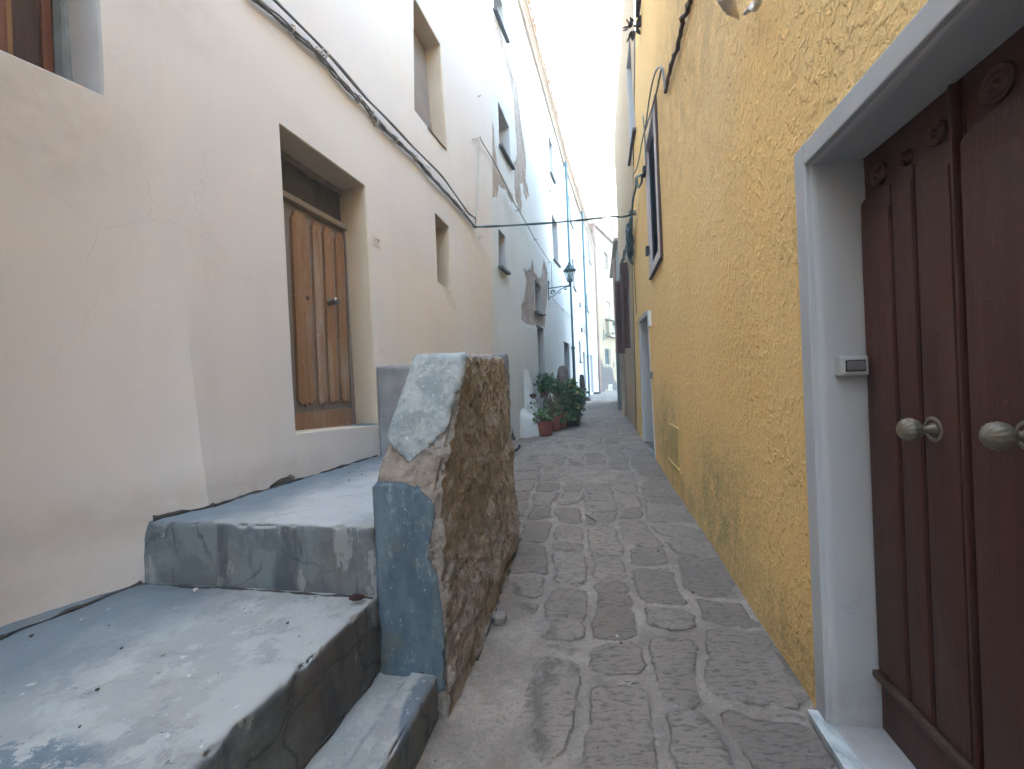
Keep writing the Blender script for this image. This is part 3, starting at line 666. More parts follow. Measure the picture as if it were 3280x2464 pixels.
# house number tile
hp = [WC.px('F', *p) for p in ((922, 1065), (988, 1098), (990, 1188), (924, 1165))]
hz0, hz1 = min(hp[2][1], hp[3][1]), max(hp[0][1], hp[1][1]); hs0, hs1 = hp[0][0], hp[1][0]
sign = thing('house_number_sign', 'small pale house number tile reading 17B on the cream wall right of the plank door', 'house number', WC.P(hs0, hz0))
m = MB(); panel(m, WC, hs0, hs1, hz0, hz1, .008, .01, .002); m.build('tile', flat('sign_enamel', (.60, .55, .50), .5, .06, 5, .03), sign)
INK = flat('faded_ink', (.18, .165, .16), .7, .2, 20, .0)
def text(txt, W, s, z, size, out, mat_, parent, name='lettering'):
    cu = bpy.data.curves.new(name, 'FONT'); cu.body = txt; cu.size = size; cu.extrude = .0015; cu.align_x = 'CENTER'
    t = bpy.data.objects.new(name, cu); COL.objects.link(t)
    me = bpy.data.meshes.new_from_object(t.evaluated_get(bpy.context.evaluated_depsgraph_get()))
    V = [W.P(s + (v.co.x if W.sg > 0 else -v.co.x), z + v.co.y, out + v.co.z) for v in me.vertices]; F = [tuple(p.vertices) for p in me.polygons]
    if W.sg < 0: F = [f[::-1] for f in F]
    bpy.data.objects.remove(t); return obj(name, V, F, mat_, parent)
hw, hh = hs1 - hs0, hz1 - hz0
text('17', WC, hs0 + hw*.46, hz0 + hh*.34, hh*.62, 0.0085, INK, sign)
text('B', WC, hs0 + hw*.80, hz0 + hh*.62, hh*.28, 0.0085, INK, sign)
m = MB(); panel(m, WC, hs0 + hw*.15, hs1 - hw*.05, hz0 + hh*.18, hz0 + hh*.225, .0095, .002, 0); m.build('printed_line', INK, sign)
# rings in the cream wall
for (k, x, y, lab) in (('A', 70, 735, 'rusty iron ring set high in the cream wall above the cable hook'), ('B', 78, 381, 'rusty iron ring low in the cream wall under the crossing cable')):
    s, z = WC.px(k, x, y); m = MB(); c = WC.P(s, z, .035)
    m.tube([c + .032*(WC.n*math.cos(a)*.9 + WC.e*math.sin(a)*.6 + np.array([0, 0, 1])*math.sin(a)*.7) for a in np.linspace(0, 5.6, 14)], .006, 6)
    m.tube([WC.P(s, z, -.01), WC.P(s, z, .012)], .008, 6); tag(m.build('wall_ring', CLIP, None, True, base=WC.P(s, z)), lab, 'wall ring')

# ------------------------------------------------------------------ left: the white house
W1 = Wall(14.5, -2.32, 1); S1E = 20.2
ZR1 = float(np.mean([W1.px('A', x, y, .2)[1] for x, y in ((445, 0), (520, 260), (600, 610), (690, 960))]))
wh = thing('white_house', 'tall white plastered house with long strips of peeled plaster beyond the cream house', 'house', W1.P(13, .3))
def Q(k, *pts): return W1.q(k, pts)
wins1 = [(Q('A', (195, -160), (266, 40), (286, 300), (197, 80)), .30, 1), (Q('A', (228, 765), (312, 968), (327, 1268), (240, 1108)), .34, 1), (Q('A', (610, 1025), (640, 1110), (653, 1385), (622, 1315)), .3, 1),
         (Q('B', (635, 195), (678, 280), (692, 600), (650, 548)), .3, 1), (Q('B', (233, 315), (288, 375), (293, 645), (238, 603)), .3, 1), (Q('B', (505, 705), (553, 750), (570, 965), (512, 943)), .3, 1)]
def to_ground(W, k, a, b, lift=.12):
    (sa, za), (sb, zb) = W.px(k, *a), W.px(k, *b)
    ga, gb = [gz(W.P(s, 0)[1]) + lift for s in (sa, sb)]
    return [(sa, za), (sb, zb), (sb, float(gb)), (sa, float(ga))]
d1 = to_ground(W1, 'B', (522, 1045), (572, 1075)); d2 = to_ground(W1, 'B', (725, 1170), (766, 1192))
P1 = fractal(Q('A', (180, 90), (200, 120), (255, 260), (300, 440), (345, 590), (372, 640), (385, 760), (400, 920), (425, 1100), (438, 1240), (432, 1360), (462, 1490), (440, 1530), (418, 1470), (410, 1390), (392, 1400), (398, 1640), (380, 1600), (355, 1500), (350, 1400), (345, 1230), (370, 1180), (360, 1000), (345, 760), (325, 660), (300, 560), (270, 430), (235, 300), (200, 190)), 3, .10, 2)
P2 = fractal(Q('A', (172, 840), (195, 980), (215, 1180), (232, 1300), (290, 1390), (340, 1480), (335, 1550), (290, 1450), (235, 1400), (218, 1505), (176, 1520)), 3, .10, 4)
hole5 = wins1[5][0]
P3_ = fractal(Q('B', (418, 610), (440, 640), (475, 632), (486, 540), (500, 650), (552, 690), (572, 545), (602, 650), (598, 860), (586, 960), (580, 1075), (560, 1055), (512, 1045), (405, 1010), (404, 890), (430, 870), (440, 720)), 2, .08, 6)
P3_ = [p for p in P3_ if not pip(np.array([p]), hole5)[0]]
eave = .20
build_wall('wall', wh, W1, [(W1.at(6.6), -.2), (S1E, -.2), (S1E, ZR1), (W1.at(6.6), ZR1)], wins1 + [(d1, .34, 1), (d2, .3, 1)], [WHITE, REVEAL, PEEL], .16, None, [(P1, 2, -.035), (P2, 2, -.03), (P3_, 2, -.035)], rough=.014)
shell('side_wall', wh, W1, W1.at(6.6), S1E, -.2, ZR1, 7., REVEAL, .5)
SILL = flat('dark_slate_sill', (.085, .085, .088), .6, .2, 6, .1)
for i, (p, dp, _) in enumerate(wins1): window(wh, W1, p, dp, [GREYSHUT, GLASS, GREYSHUT, GREYSHUT, GLASS, GLASS][i], [GREYSHUT, DARKWOOD, WPLAIN, WPLAIN, GREYSHUT, GREYSHUT][i], SILL, .08)
door(wh, W1, d1, .34, flat('blue_grey_door_paint', (.22, .25, .27), .55, .1, 4, .05), STEEL); door(wh, W1, d2, .3, DARKWOOD, STEEL)
def cornice(parent, W, s0, s1, z, eave, tiles=True):
    m = MB(); pr = [(0, -.26), (.07, -.26), (.10, -.18), (.16, -.14), (eave - .05, -.06), (eave, -.05), (eave, .0), (-.3, .02), (-.3, -.26)]
    P = [W.P(s0, z + b, a) for a, b in pr]; m.prism(P, W.e*(s1 - s0)); m.build('cornice', CORN, parent)
    if tiles:
        t = MB(); n = int((s1 - s0)/.20)
        for k in range(n):
            s = s0 + (k + .5)*(s1 - s0)/n + random.uniform(-.012, .012); r = .082; e = eave + .05 + random.uniform(-.025, .025); z1 = z + .03
            a = [(-.001 + r*math.cos(q), r*math.sin(q)) for q in np.linspace(0, math.pi, 7)]
            P = [W.P(s + x, z1 + y*.9, e) for x, y in a] + [W.P(s + x*.9, z1 + y*.9 + .32, e - .9) for x, y in a]
            t.add(P, [(i, i + 1, 8 + i, 7 + i) for i in range(6)])
            P2 = [W.P(s + x*.8, z1 + y*.75 - .012, e - .02) for x, y in a]; t.add(P2 + [W.P(s, z1 - .012, e - .02)], [(i, i + 1, 7) for i in range(6)])
        t.build('roof', TILE, parent)
cornice(wh, W1, W1.at(6.7), S1E + .02, ZR1, eave)
pw1 = [W1.px('B', *p) for p in ((737, 0), (755, 400), (775, 760), (800, 1240), (830, 1500))]
sp = 20.05
pipe(wh, W1, [(sp, ZR1 - .2), (sp, 6.), (sp + .02, 3.1)], .055, TEAL, .13, [(sp, 9.), (sp, 6.2)])
pipe(wh, W1, [(sp + .02, 3.12), (sp + .04, gz(W1.P(sp, 0)[1]))], .07, flat('dark_cast_iron', (.030, .035, .040), .5, .3, 6, .1), .13, [(sp + .02, 3.08)])
# whitewashed bulge at its foot
gb = ground('C', 300, 890); sb = gb @ W1.e
m = MB(); Vv = []; nu, nv = 26, 22
def bulge(u, v):
    h = 1.85*v; s = sb - .62 + 1.35*u
    k = sstep(.44, .52, u)*(1 - v)**1.2*.32 + .40*np.exp(-((u - .30)/.17)**2)*(1 - sstep(.20, .40, v)) + .03*(1 - v)
    k *= sstep(0, .12, u)*(1 - sstep(.9, 1., u))
    return W1.P(s, gz(W1.P(s, 0)[1]) - .05 + h, -.03 + float(k)*1.1)
Vv = [bulge(u, v) for v in np.linspace(0, 1, nv) for u in np.linspace(0, 1, nu)]
Vv = np.array(Vv); Vv += np.outer(.012*fbm(Vv, 5, 3, 9), W1.n)
obj('whitewashed_buttress', Vv, [(j*nu + i, j*nu + i + 1, (j + 1)*nu + i + 1, (j + 1)*nu + i) for j in range(nv - 1) for i in range(nu - 1)], WHITE, wh, None, True)
# dark slab in place of the shaded gap left of the bulge
m = MB(); hq = [W1.px('C', *p) for p in ((188, 785), (205, 775), (208, 830), (222, 900), (238, 925), (225, 945), (205, 935), (195, 880))]
m.prism([W1.P(s, z, .012) for s, z in fractal(hq, 2, .15, 8)], -W1.n*.05); m.build('dark_gap_patch', DSTONE, wh)
# doorbell plate, small fittings
for k, x, y, w, h in (('B', 584, 1118, .09, .16),):
    s, z = W1.px(k, x, y); m = MB(); panel(m, W1, s - w/2, s + w/2, z - h/2, z + h/2, .03, .03, .006); tag(m.build('house_number_sign', WPLAIN, None, base=W1.P(s, z)), 'tiny white plate beside the first tall doorway of the white house', 'house number')
s, z = W1.px('A', 614, 1457); m = MB(); m.tube([W1.P(s + .06*math.cos(a), z + .06*math.sin(a), .04 + .03*math.sin(a)) for a in np.linspace(0, 5.5, 12)], .012, 6); tag(m.build('wall_ring', IRON, None, True, base=W1.P(s, z)), 'small iron ring high on the white wall between two windows', 'wall ring')

# ------------------------------------------------------------------ left: second pale house with the two downpipes' far one
p0 = W1.P(S1E, 0); t2 = R(16.2); W2 = Wall(16.2, p0[0]*math.cos(t2) - p0[1]*math.sin(t2), 1)
S20 = W2.e @ p0; S2E = W2.px('B', 972, 1000)[0]
ZR2 = float(np.mean([W2.px('A', x, y, .2)[1] for x, y in ((760, 1210), (800, 1370), (850, 1500))]))
h2 = thing('pale_house', 'narrow pale plastered house between the dark downpipes and the far ochre house', 'house', W2.P(24, .5))
def Q2(k, *pts): return W2.q(k, pts)
wins2 = [(Q2('B', (757, 35), (774, 88), (792, 312), (773, 268)), .28, 1), (Q2('B', (785, 530), (802, 562), (814, 790), (797, 755)), .28, 1), (Q2('B', (905, 388), (921, 415), (934, 592), (915, 560)), .28, 1),
         (Q2('B', (895, 793), (908, 820), (918, 957), (904, 940)), .28, 1), (Q2('B', (840, 1165), (857, 1180), (862, 1332), (846, 1325)), .28, 1)]
d3 = to_ground(W2, 'B', (870, 1247), (887, 1258)); d4 = to_ground(W2, 'B', (925, 1270), (945, 1282))
P4 = fractal(Q2('A', (785, 1480), (800, 1500), (812, 1640), (822, 1650), (835, 1700), (815, 1750), (800, 1700)), 3, .10, 12)
P5 = fractal(Q2('B', (795, 40), (825, 70), (850, 200), (858, 370), (835, 340), (805, 230)), 3, .10, 13)
P6 = fractal(Q2('B', (885, 215), (912, 240), (924, 360), (905, 320)), 3, .10, 14)
P7 = fractal(Q2('B', (868, 1035), (890, 1045), (895, 1130), (872, 1120)), 3, .10, 15)
build_wall('wall', h2, W2, [(S20, -.2), (S2E, -.2), (S2E, ZR2), (S20, ZR2)], wins2 + [(d3, .3, 1), (d4, .3, 1)], [WHITE2, REVEAL, PEEL], .2, None, [(P5, 2, -.02), (P6, 2, -.02), (P7, 2, -.02)], rough=.014)
shell('side_wall', h2, W2, S20, S2E, -.2, ZR2, 7., REVEAL, .5)
for i, (p, dp, _) in enumerate(wins2): window(h2, W2, p, dp, GREYSHUT, WPLAIN, SILL, .08)
door(h2, W2, d3, .3, GREYSHUT); door(h2, W2, d4, .3, GREYSHUT)
cornice(h2, W2, S20 + .02, S2E, ZR2, eave)
s5 = float(np.mean([W2.px('B', x, y, .13)[0] for x, y in ((845, 130), (880, 700), (905, 1100), (938, 1540))]))
pipe(h2, W2, [(s5, ZR2 - .2), (s5, float(gz(W2.P(s5, 0)[1])))], .065, TEAL, .13, [(s5, 9), (s5, 6), (s5, 3)])
ch = [W2.px('A', x, y, -.5) for x, y in ((822, 1400), (882, 1400), (850, 1350))]
m = MB(); m.box(W2.P((ch[0][0] + ch[1][0])/2, (ZR2 + ch[2][1])/2, -1.3), W2.e, (0, 0, 1), W2.n, (ch[1][0] - ch[0][0], ch[2][1] - ZR2 + .5, 1.6), .03); m.build('roof_parapet', WHITE2, h2)
for x, y in ((950, 1303), (893, 1270)):
    s, z = W2.px('B', x, y); m = MB(); panel(m, W2, s - .1, s + .1, z - .16, z + .16, .03, .03, .006); tag(m.build('house_number_sign', WPLAIN, None, base=W2.P(s, z)), 'little white plate by the doorway %s the far downpipe of the pale house' % ('beyond' if x > 900 else 'before'), 'house number')

# ------------------------------------------------------------------ far: ochre house closing the view, rubble at its foot
p0 = W2.P(S2E, 0); t3 = R(29.); W3 = Wall(29., p0[0]*math.cos(t3) - p0[1]*math.sin(t3), 1); S30 = float(W3.e @ p0); S3E = S30 + 13
ZR3 = W3.px('D', 250, 350)[1]
oc = thing('ochre_house', 'pale ochre house at the far end with a rubble stone foot and white shutters', 'house', W3.P(S30 + 3, .6))
def Q3(k, *pts): return W3.q(k, pts)
gl3 = float(gz(40)) - .1
rub = Q3('E', (1234, 205), (1290, 215), (1325, 290), (1345, 375), (1362, 352), (1430, 350), (1480, 395), (1505, 550), (1560, 610), (1600, 660), (1640, 700))
rub = [(S30 + .03, rub[0][1])] + rub[1:] + [(rub[-1][0] + .5, gl3 + .02), (S30 + .03, gl3 + .02)]
wo = [(Q3('D', (403, 735), (462, 800), (468, 1005), (408, 990)), .16, 1), (Q3('B', (1052, 862), (1078, 880), (1080, 1008), (1055, 1005)), .16, 1), (Q3('E', (1368, 85), (1425, 100), (1432, 330), (1376, 318)), .16, 1), (to_ground(W3, 'E', (1420, 655), (1450, 662), .05), .2, 1)]
build_wall('wall', oc, W3, [(S30, gl3), (S3E, gl3), (S3E, ZR3), (S30, ZR3)], wo, [OCHRE, OCHRE2, RUBBLE], .2, None, [(fractal(rub, 3, .09, 21), 2, .03)], rough=.02)
shell('side_wall', oc, W3, S30, S3E, gl3, ZR3, 4., OCHRE2, .4)
window(oc, W3, wo[0][0], .16, GREYSHUT, PIPEP, PIPEP, .06, bars=2); w = window(oc, W3, wo[1][0], .16, WPLAIN, WPLAIN, None, bars=1); window(oc, W3, wo[2][0], .16, TEAL, TEAL, WPLAIN, .05)
m = MB(); s0, s1, z0, z1 = rng_of(wo[2][0], .08)
for k in range(5): m.tube([W3.P(s0 + (s1 - s0)*k/4, z0, .06), W3.P(s0 + (s1 - s0)*k/4, z1, .06)], .014, 5)
for k in (.2, .8): m.tube([W3.P(s0 - .03, z0 + (z1 - z0)*k, .07), W3.P(s1 + .03, z0 + (z1 - z0)*k, .07)], .016, 5)
m.build('window_grille', TEAL, oc)
door(oc, W3, wo[3][0], .2, flat('dark_green_door', (.02, .035, .032), .5, .2, 4, .05))
m = MB(); s0, s1, z0, z1 = rng_of(wo[3][0], .0); fw = .14
for a, b, c, d in ((s0 - fw, s0, z0 - .1, z1 + fw), (s1, s1 + fw, z0 - .1, z1 + fw), (s0, s1, z1, z1 + fw)): panel(m, W3, a, b, c, d, .1, .16, .01)
m.build('door_surround', WPLAIN, oc)
b0, b1 = W3.px('B', 1040, 1017), W3.px('B', 1128, 1020); zb = W3.px('B', 1085, 1020)[1]
m = MB(); m.box(W3.P((b0[0] + b1[0] + 3)/2, zb, .22), W3.e, (0, 0, 1), W3.n, (b1[0] + 3 - b0[0], .12, .46), .02); bl = m.build('balcony', OCHRE2, oc)
m = MB()
for k in range(14): s = b0[0] + .1 + k*.28; m.tube([W3.P(s, zb + .06, .4), W3.P(s, zb + .95, .4)], .012, 5)
m.tube([W3.P(b0[0] + .1, zb + .95, .4), W3.P(b0[0] + 4, zb + .95, .4)], .018, 5); m.build('railing', WPLAIN, bl)
zg = W3.px('B', 1075, 1140)[1]
m = MB(); m.box(W3.P((b0[0] + .3 + S3E)/2, (zg + zb)/2 - .06, .12), W3.e, (0, 0, 1), W3.n, (S3E - b0[0] - .3, zb - zg - .12, .3), .02); m.build('overhang', OCHRE2, oc)
m = MB(); m.box(W3.P((S30 + S3E)/2, ZR3 + .04, .06), W3.e, (0, 0, 1), W3.n, (S3E - S30 + .2, .16, .32), .03); m.build('gutter', PIPEP, oc)
m = MB(); m.prism([W3.P(S30, ZR3 + .1, .1), W3.P(S3E, ZR3 + .1, .1), W3.P(S3E, ZR3 + .7, -3.), W3.P(S30, ZR3 + .7, -3.)], (0, 0, -.08)); m.build('roof', TILE, oc)
s6 = float(np.mean([W3.px('B', x, y, .1)[0] for x, y in ((948, 320), (968, 620), (990, 1050), (998, 1300))]))
pipe(oc, W3, [(s6, ZR3), (s6, gl3 + .2)], .075, PIPEP, .12, [(s6, 8), (s6, 5)])
s, z = W3.px('B', 1093, 1268); m = MB(); panel(m, W3, s - .32, s + .32, z - .17, z + .17, .05, .04, .01); tag(m.build('wall_plaque', WPLAIN, None, base=W3.P(s, z)), 'white plaque on the ochre wall right of the barred window', 'plaque')
s, z = W3.px('B', 1103, 1350); m = MB(); m.tube([W3.P(s - .12, z - .2, .03), W3.P(s + .12, z + .2, .05)], .025, 5); tag(m.build('wall_bracket', IRON, None, base=W3.P(s, z)), 'short slanted iron bar on the ochre wall below the plaque', 'bracket')
# taller house behind
p4 = W3.P(S30 - 4, 0, -5.); t4 = R(30.); W4 = Wall(30., p4[0]*math.cos(t4) - p4[1]*math.sin(t4), 1)
zr4 = float(np.mean([W4.px('B', x, y)[1] for x, y in ((930, 160), (1010, 250), (1100, 340))])); sa4 = W4.px('B', 905, 140)[0]
th_ = thing('tall_cream_house', 'plain tall cream house rising behind the roof of the ochre house', 'house', W4.P(sa4 + 5, 0))
m = MB(); m.box(W4.P(sa4 + 10, zr4/2, -3), W4.e, (0, 0, 1), W4.n, (20, zr4, 6), .02); m.build('wall', OCHRE2, th_)
m = MB(); m.box(W4.P(sa4 + 10, zr4 + .05, -2.9), W4.e, (0, 0, 1), W4.n, (20.2, .1, 6.3), .02); m.build('roof', TILE, th_)
cc = W4.px('D', 485, 515, 1.6)
m = MB(); c0 = W4.P(cc[0], cc[1] - .5, 1.6); m.tube([c0, c0 + np.array([0, 0, .35])], .12, 8); m.tube([c0 + np.array([0, 0, .35]), c0 + np.array([0, 0, .55])], .2, 8); m.build('chimney', TILE, oc)

# ------------------------------------------------------------------ right: the yellow house
WY = Wall(11.3, .865, -1); YTOP = 9.6; YS0 = WY.at(-.6); YS1 = WY.at(10.4); YSTEP = WY.at(3.4); YST2 = WY.at(5.1); YST3 = WY.at(6.7); YLOW = 5.8; YM1 = 7.9; YM2 = 8.7  # upper roof steps are unseen, heights shaped to let sky light in
sf = .5*(WY.px('V', 1745, 360)[0] + WY.px('V', 1800, 1572)[0]); zd = WY.px('V', 1744, 360)[1]
o = -.188
smeet = WY.px('N', 1340, 900, o)[0]; sn = smeet - .80
ZB = .085
yst = [((1.75, 4.2, .15), (.7, 3.2, .5), (.40, .33, .16), .75, .9), ((2.3, 6.2, 3.4), (.7, 1.6, 1.4), (.74, .50, .25), .6, .9), ((1.6, 3., 3.6), (.5, 1.0, 1.6), (.76, .53, .27), .6, .9), (tuple(WY.P(WY.px('C', 1480, 700)[0], .75)), (.6, 1.7, 1.0), (.30, .26, .12), .85, .9), (tuple(WY.P(WY.px('L', 520, 300)[0], .55)), (.5, 1.3, .75), (.31, .265, .12), .8, .9),
       (tuple(WY.P(WY.px('L', 900, 900)[0], .2)), (.4, .7, .35), (.21, .155, .07), .6, .9), (tuple(WY.P(8.5, 1.0)), (.6, 1.8, .9), (.60, .36, .085), .5, .8), (tuple(WY.P(4., 4.5)), (2, 3.5, 1.8), (.47, .30, .135), .75, .8)]
YEL = stucco('yellow_stucco', (.86, .59, .255), (.58, .41, .18), yst)
ye = thing('yellow_house', 'rough yellow stuccoed house on the right with a white framed red-brown double door', 'house', WY.P(4, .1))
ydoor = [(sn, ZB), (sf, ZB), (sf, zd), (sn, zd)]
c1, c2 = WY.px('C', 1308, 1015), WY.px('C', 1400, 1085); t1, t2_ = WY.px('B', 1303, 1030), WY.px('B', 1365, 968)
yd2 = [(c2[0], c2[1]), (c1[0], c1[1]), (t1[0], t1[1]), (t2_[0], t2_[1])]
lsf, lsn, lz0, lz1 = 6.80, 5.86, 3.16, 4.94
lv = [(lsn, lz0), (lsf, lz0), (lsf, lz1), (lsn, lz1)]
build_wall('wall', ye, WY, [(YS0, -.3), (YS1, -.3), (9.95, 4.2), (7.45, 7.7), (7.0, YTOP), (YST3, YTOP), (YST3, YM2), (YST2, YM2), (YST2, YM1), (YSTEP, YM1), (YSTEP, YLOW), (YS0, YLOW)], [(ydoor, .215, 1), (yd2, .36, 1), (lv, .2, 1)], [YEL, WFRAME], .10, None, rough=.008)
shell('side_wall', ye, WY, YST3, YS1, -.3, YTOP, 7., WFRAME, .5); shell('side_wall', ye, WY, YST2, YST3, -.3, YM2, 7., WFRAME, .5); shell('side_wall', ye, WY, YSTEP, YST2, -.3, YM1, 7., WFRAME, .5); shell('side_wall', ye, WY, YS0, YSTEP, -.3, YLOW, 7., WFRAME, .5)
m = MB(); m.box(WY.P((YS0 + WY.at(-26.))/2, 4.75, -3.52), WY.e, (0, 0, 1), WY.n, (YS0 - WY.at(-26.), 9.5, 7.), .01); m.build('rear_light_block', YEL, ye)  # unseen block behind the camera, height set to hold back rear light
def junction0(*a): pass
# white painted surround of the big door
m = MB(); fw = .085
panel(m, WY, sf, sf + fw, .05, zd + fw, .020, .05, .006); panel(m, WY, sn - fw, sn, .05, zd + fw, .020, .05, .006); panel(m, WY, sn, sf, zd, zd + fw, .0195, .05, .006)
m.build('door_surround', WFRAME, ye)
m = MB(); m.box(WY.P((sf + .07 + sn - .07)/2, ZB - .012, -.105), WY.e, (0, 0, 1), WY.n, (sf - sn + .14, .035, .33), .006); m.build('threshold', MARBLE, ye)
# double door: two leaves of raised boards with carved rosettes
def carved_leaf(sa, sb, name, edges, keyhole=None, knob=None, knob_r=1.):
    """edges: list of (s_start, s_end, rosette)"""
    m = MB(); lo, hi = min(sa, sb), max(sa, sb); panel(m, WY, lo, hi, ZB, zd + .02, o, .05, .002)
    zk = ZB + .22; ztop = zd - .02
    for a, b, ro in edges:
        a, b = min(a, b), max(a, b); c = (a + b)/2; w = (b - a)/2
        if ro:
            zc = ztop - .125 - w*.2
            arc = [(c + w*math.cos(q), zc - w*.40 + w*.30*math.sin(q)) for q in np.linspace(0, math.pi, 13)]
            poly = [(c - w, zk + .02), (c + w, zk + .02)] + arc
            m.prism([WY.P(s, z, o + .020) for s, z in poly], -WY.n*.03)
            panel(m, WY, a + .004, b - .004, zk + .035, zc - w*1.1, o + .027, .02, .014)
            cc = WY.P(c, zc + w*.62, o)
            m.lathe(cc, WY.n, [(0, w*.5), (.008, w*.5), (.011, w*.46), (.007, w*.41), (.005, w*.34), (.011, w*.28), (.012, w*.23), (.006, w*.18), (.006, w*.13), (.013, w*.08), (.018, .001)], 24)
        else:
            panel(m, WY, a, b, zk + .02, ztop, o + .030, .03, .012)
    panel(m, WY, lo + .004, hi - .004, ZB + .01, zk, o + .012, .03, .004)
    lf = autosmooth(m.build(name, DOORBR, ye), 30)
    m = MB(); panel(m, WY, lo + .003, hi - .003, zk - .008, zk + .022, o + .042, .042, .012); m.build('weather_bar', DARKWOOD, lf)
    if knob:
        s, z = knob; k = MB(); c = WY.P(s, z, o + .018)
        k.lathe(c, WY.n, [(0, .046), (.006, .046), (.010, .038), (.012, .030), (.008, .026), (.010, .018), (.03, .010), (.046, .010)], 24)
        wob = lambda q, h: 1 + .055*math.cos(14*q + 9*h*10)
        k.lathe(c + WY.n*.042, WY.n, [(.0, .012), (.006, .024), (.018, .033), (.032, .036), (.046, .032), (.056, .021), (.062, .008), (.063, .001)], 56, wob=wob)
        autosmooth(k.build('door_knob', BRASS, lf), 50)
    if keyhole:
        s, z = keyhole; k = MB(); k.lathe(WY.P(s, z, o + .018), WY.n, [(0, .024), (.005, .024), (.008, .018), (.009, .001)], 16); k.build('escutcheon', BRASS, lf)
    return lf
eb = [WY.px('N', x, 900, o + .02)[0] for x in (645, 828, 988, 1245, 1318)]
carved_leaf(sf + .03, smeet + .002, 'door_leaf', [(eb[0] + .02, eb[1] + .006, True), (eb[1] - .004, eb[2] + .006, True), (eb[2] - .004, eb[3] + .004, True), (eb[3] - .004, smeet + .006, False)], None, WY.px('N', 1075, 1195, o + .02))
wb = .20
ks, kz = WY.px('N', 1690, 1240, o + .03)
carved_leaf(smeet - .002, sn - .03, 'door_leaf', [(smeet - .008, smeet - .008 - wb, True), (smeet - .014 - wb, smeet - .014 - 2*wb, True), (smeet - .02 - 2*wb, smeet - .02 - 3*wb, True), (smeet - .026 - 3*wb, sn + .002, False)], WY.px('N', 1432, 1310, o + .02), (ks, kz))
# bell push on the far jamb
dR = ray('N', 497, 775); t = (sf - .012)/(dR @ WY.e); pb = dR*t + EYE
db = thing('doorbell', 'grey plastic doorbell push on the white jamb of the brown double door', 'doorbell', pb)
m = MB(); m.box(pb - WY.e*.014, WY.n, (0, 0, 1), WY.e, (.100, .078, .048), .009); m.build('casing', BELL, db)
m = MB(); m.box(pb - WY.e*.040, WY.n, (0, 0, 1), WY.e, (.084, .064, .010), .004); m.build('cover', BELL, db)
m = MB(); m.box(pb - WY.e*.043, WY.n, (0, 0, 1), WY.e, (.068, .044, .010), .002); m.build('seal', BLACK, db)
m = MB(); m.box(pb - WY.e*.047, WY.n, (0, 0, 1), WY.e, (.060, .035, .012), .004); m.build('button', BELLD, db)
# second doorway
m = MB(); a0, a1, b0_, b1_ = rng_of(yd2, 0); f = .07
m.prism([WY.P(s, z, .015) for s, z in (yd2[0], yd2[3], (yd2[3][0] - f, yd2[3][1] + f), (yd2[0][0] - f, yd2[0][1]))], -WY.n*.03)
m.prism([WY.P(s, z, .015) for s, z in (yd2[1], yd2[2], (yd2[2][0] + f, yd2[2][1] + f), (yd2[1][0] + f, yd2[1][1]))], -WY.n*.03)
m.prism([WY.P(s, z, .015) for s, z in (yd2[2], yd2[3], (yd2[3][0] - f, yd2[3][1] + f), (yd2[2][0] + f, yd2[2][1] + f))], -WY.n*.03)
m.build('doorway_surround', WFRAME, ye); door(ye, WY, yd2, .36, GREYSHUT, STEEL)
m = MB(); zs = max(c1[1], c2[1]); m.box(WY.P((c1[0] + c2[0])/2, zs + .0, -.14), WY.e, (0, 0, 1), WY.n, (abs(c1[0] - c2[0]) + .0, .05, .34), .006); m.build('door_sill', flat('slate_sill', (.16, .17, .18), .5, .2, 5, .1), ye)
m = MB(); m.box(WY.P((c1[0] + c2[0])/2, zs - .13, -.02), WY.e, (0, 0, 1), WY.n, (abs(c1[0] - c2[0]) - .02, .2, .1), .01); m.build('sill_riser', flat('brown_riser', (.14, .075, .045), .85, .3, 8, .3), ye)
pz = WY.px('B', 1378, 1005, .02); sgn = thing('house_number_sign', 'white house number plate at the top corner of the second doorway in the yellow wall', 'house number', WY.P(pz[0], pz[1]))
m = MB(); panel(m, WY, pz[0] - .10, pz[0] + .10, pz[1] - .12, pz[1] + .12, .04, .04, .008); m.build('tile', WPLAIN, sgn)
bz = WY.px('C', 1357, 395, .0); m = MB(); panel(m, WY, a0 + .01 + (-.14), a0 - .03, bz[1] - .06, bz[1] + .06, .045, .05, .008); tag(m.build('doorbell', BELLD, None, base=WY.P(bz[0], bz[1])), 'small dark doorbell beside the second doorway in the yellow wall', 'doorbell')
# louvred shutter window
lw = thing('tmp', '', '', (0, 0, 0)); bpy.data.objects.remove(lw)
PALEF = flat('pale_pink_frame', (.50, .43, .40), .7, .12, 6, .1)
m = MB(); f = .13
panel(m, WY, lsn - f, lsn, lz0 - f, lz1 + f, .035, .06, .004); panel(m, WY, lsf, lsf + .06, lz0 - f, lz1 + f, .035, .06, .004); panel(m, WY, lsn, lsf, lz0 - f, lz0, .034, .06, .004); panel(m, WY, lsn, lsf, lz1, lz1 + f*.6, .034, .06, .004)
wn = m.build('window', PALEF, ye)
m = MB(); panel(m, WY, lsn - f - .05, lsn - f - .001, lz0 - f, lz1 + f, .030, .06, .004); panel(m, WY, lsn - f, lsf + .07, lz0 - f - .022, lz0 - f - .001, .045, .1, .004); m.build('brown_edge', DARKWOOD, wn)
m = MB(); so = -.015
for a, b, c, d in ((lsn, lsn + .06, lz0, lz1), (lsf - .06, lsf, lz0, lz1), (lsn + .06, lsf - .06, lz0, lz0 + .07), (lsn + .06, lsf - .06, lz1 - .07, lz1)): panel(m, WY, a, b, c, d, so, .04, .003)
nsl = 34
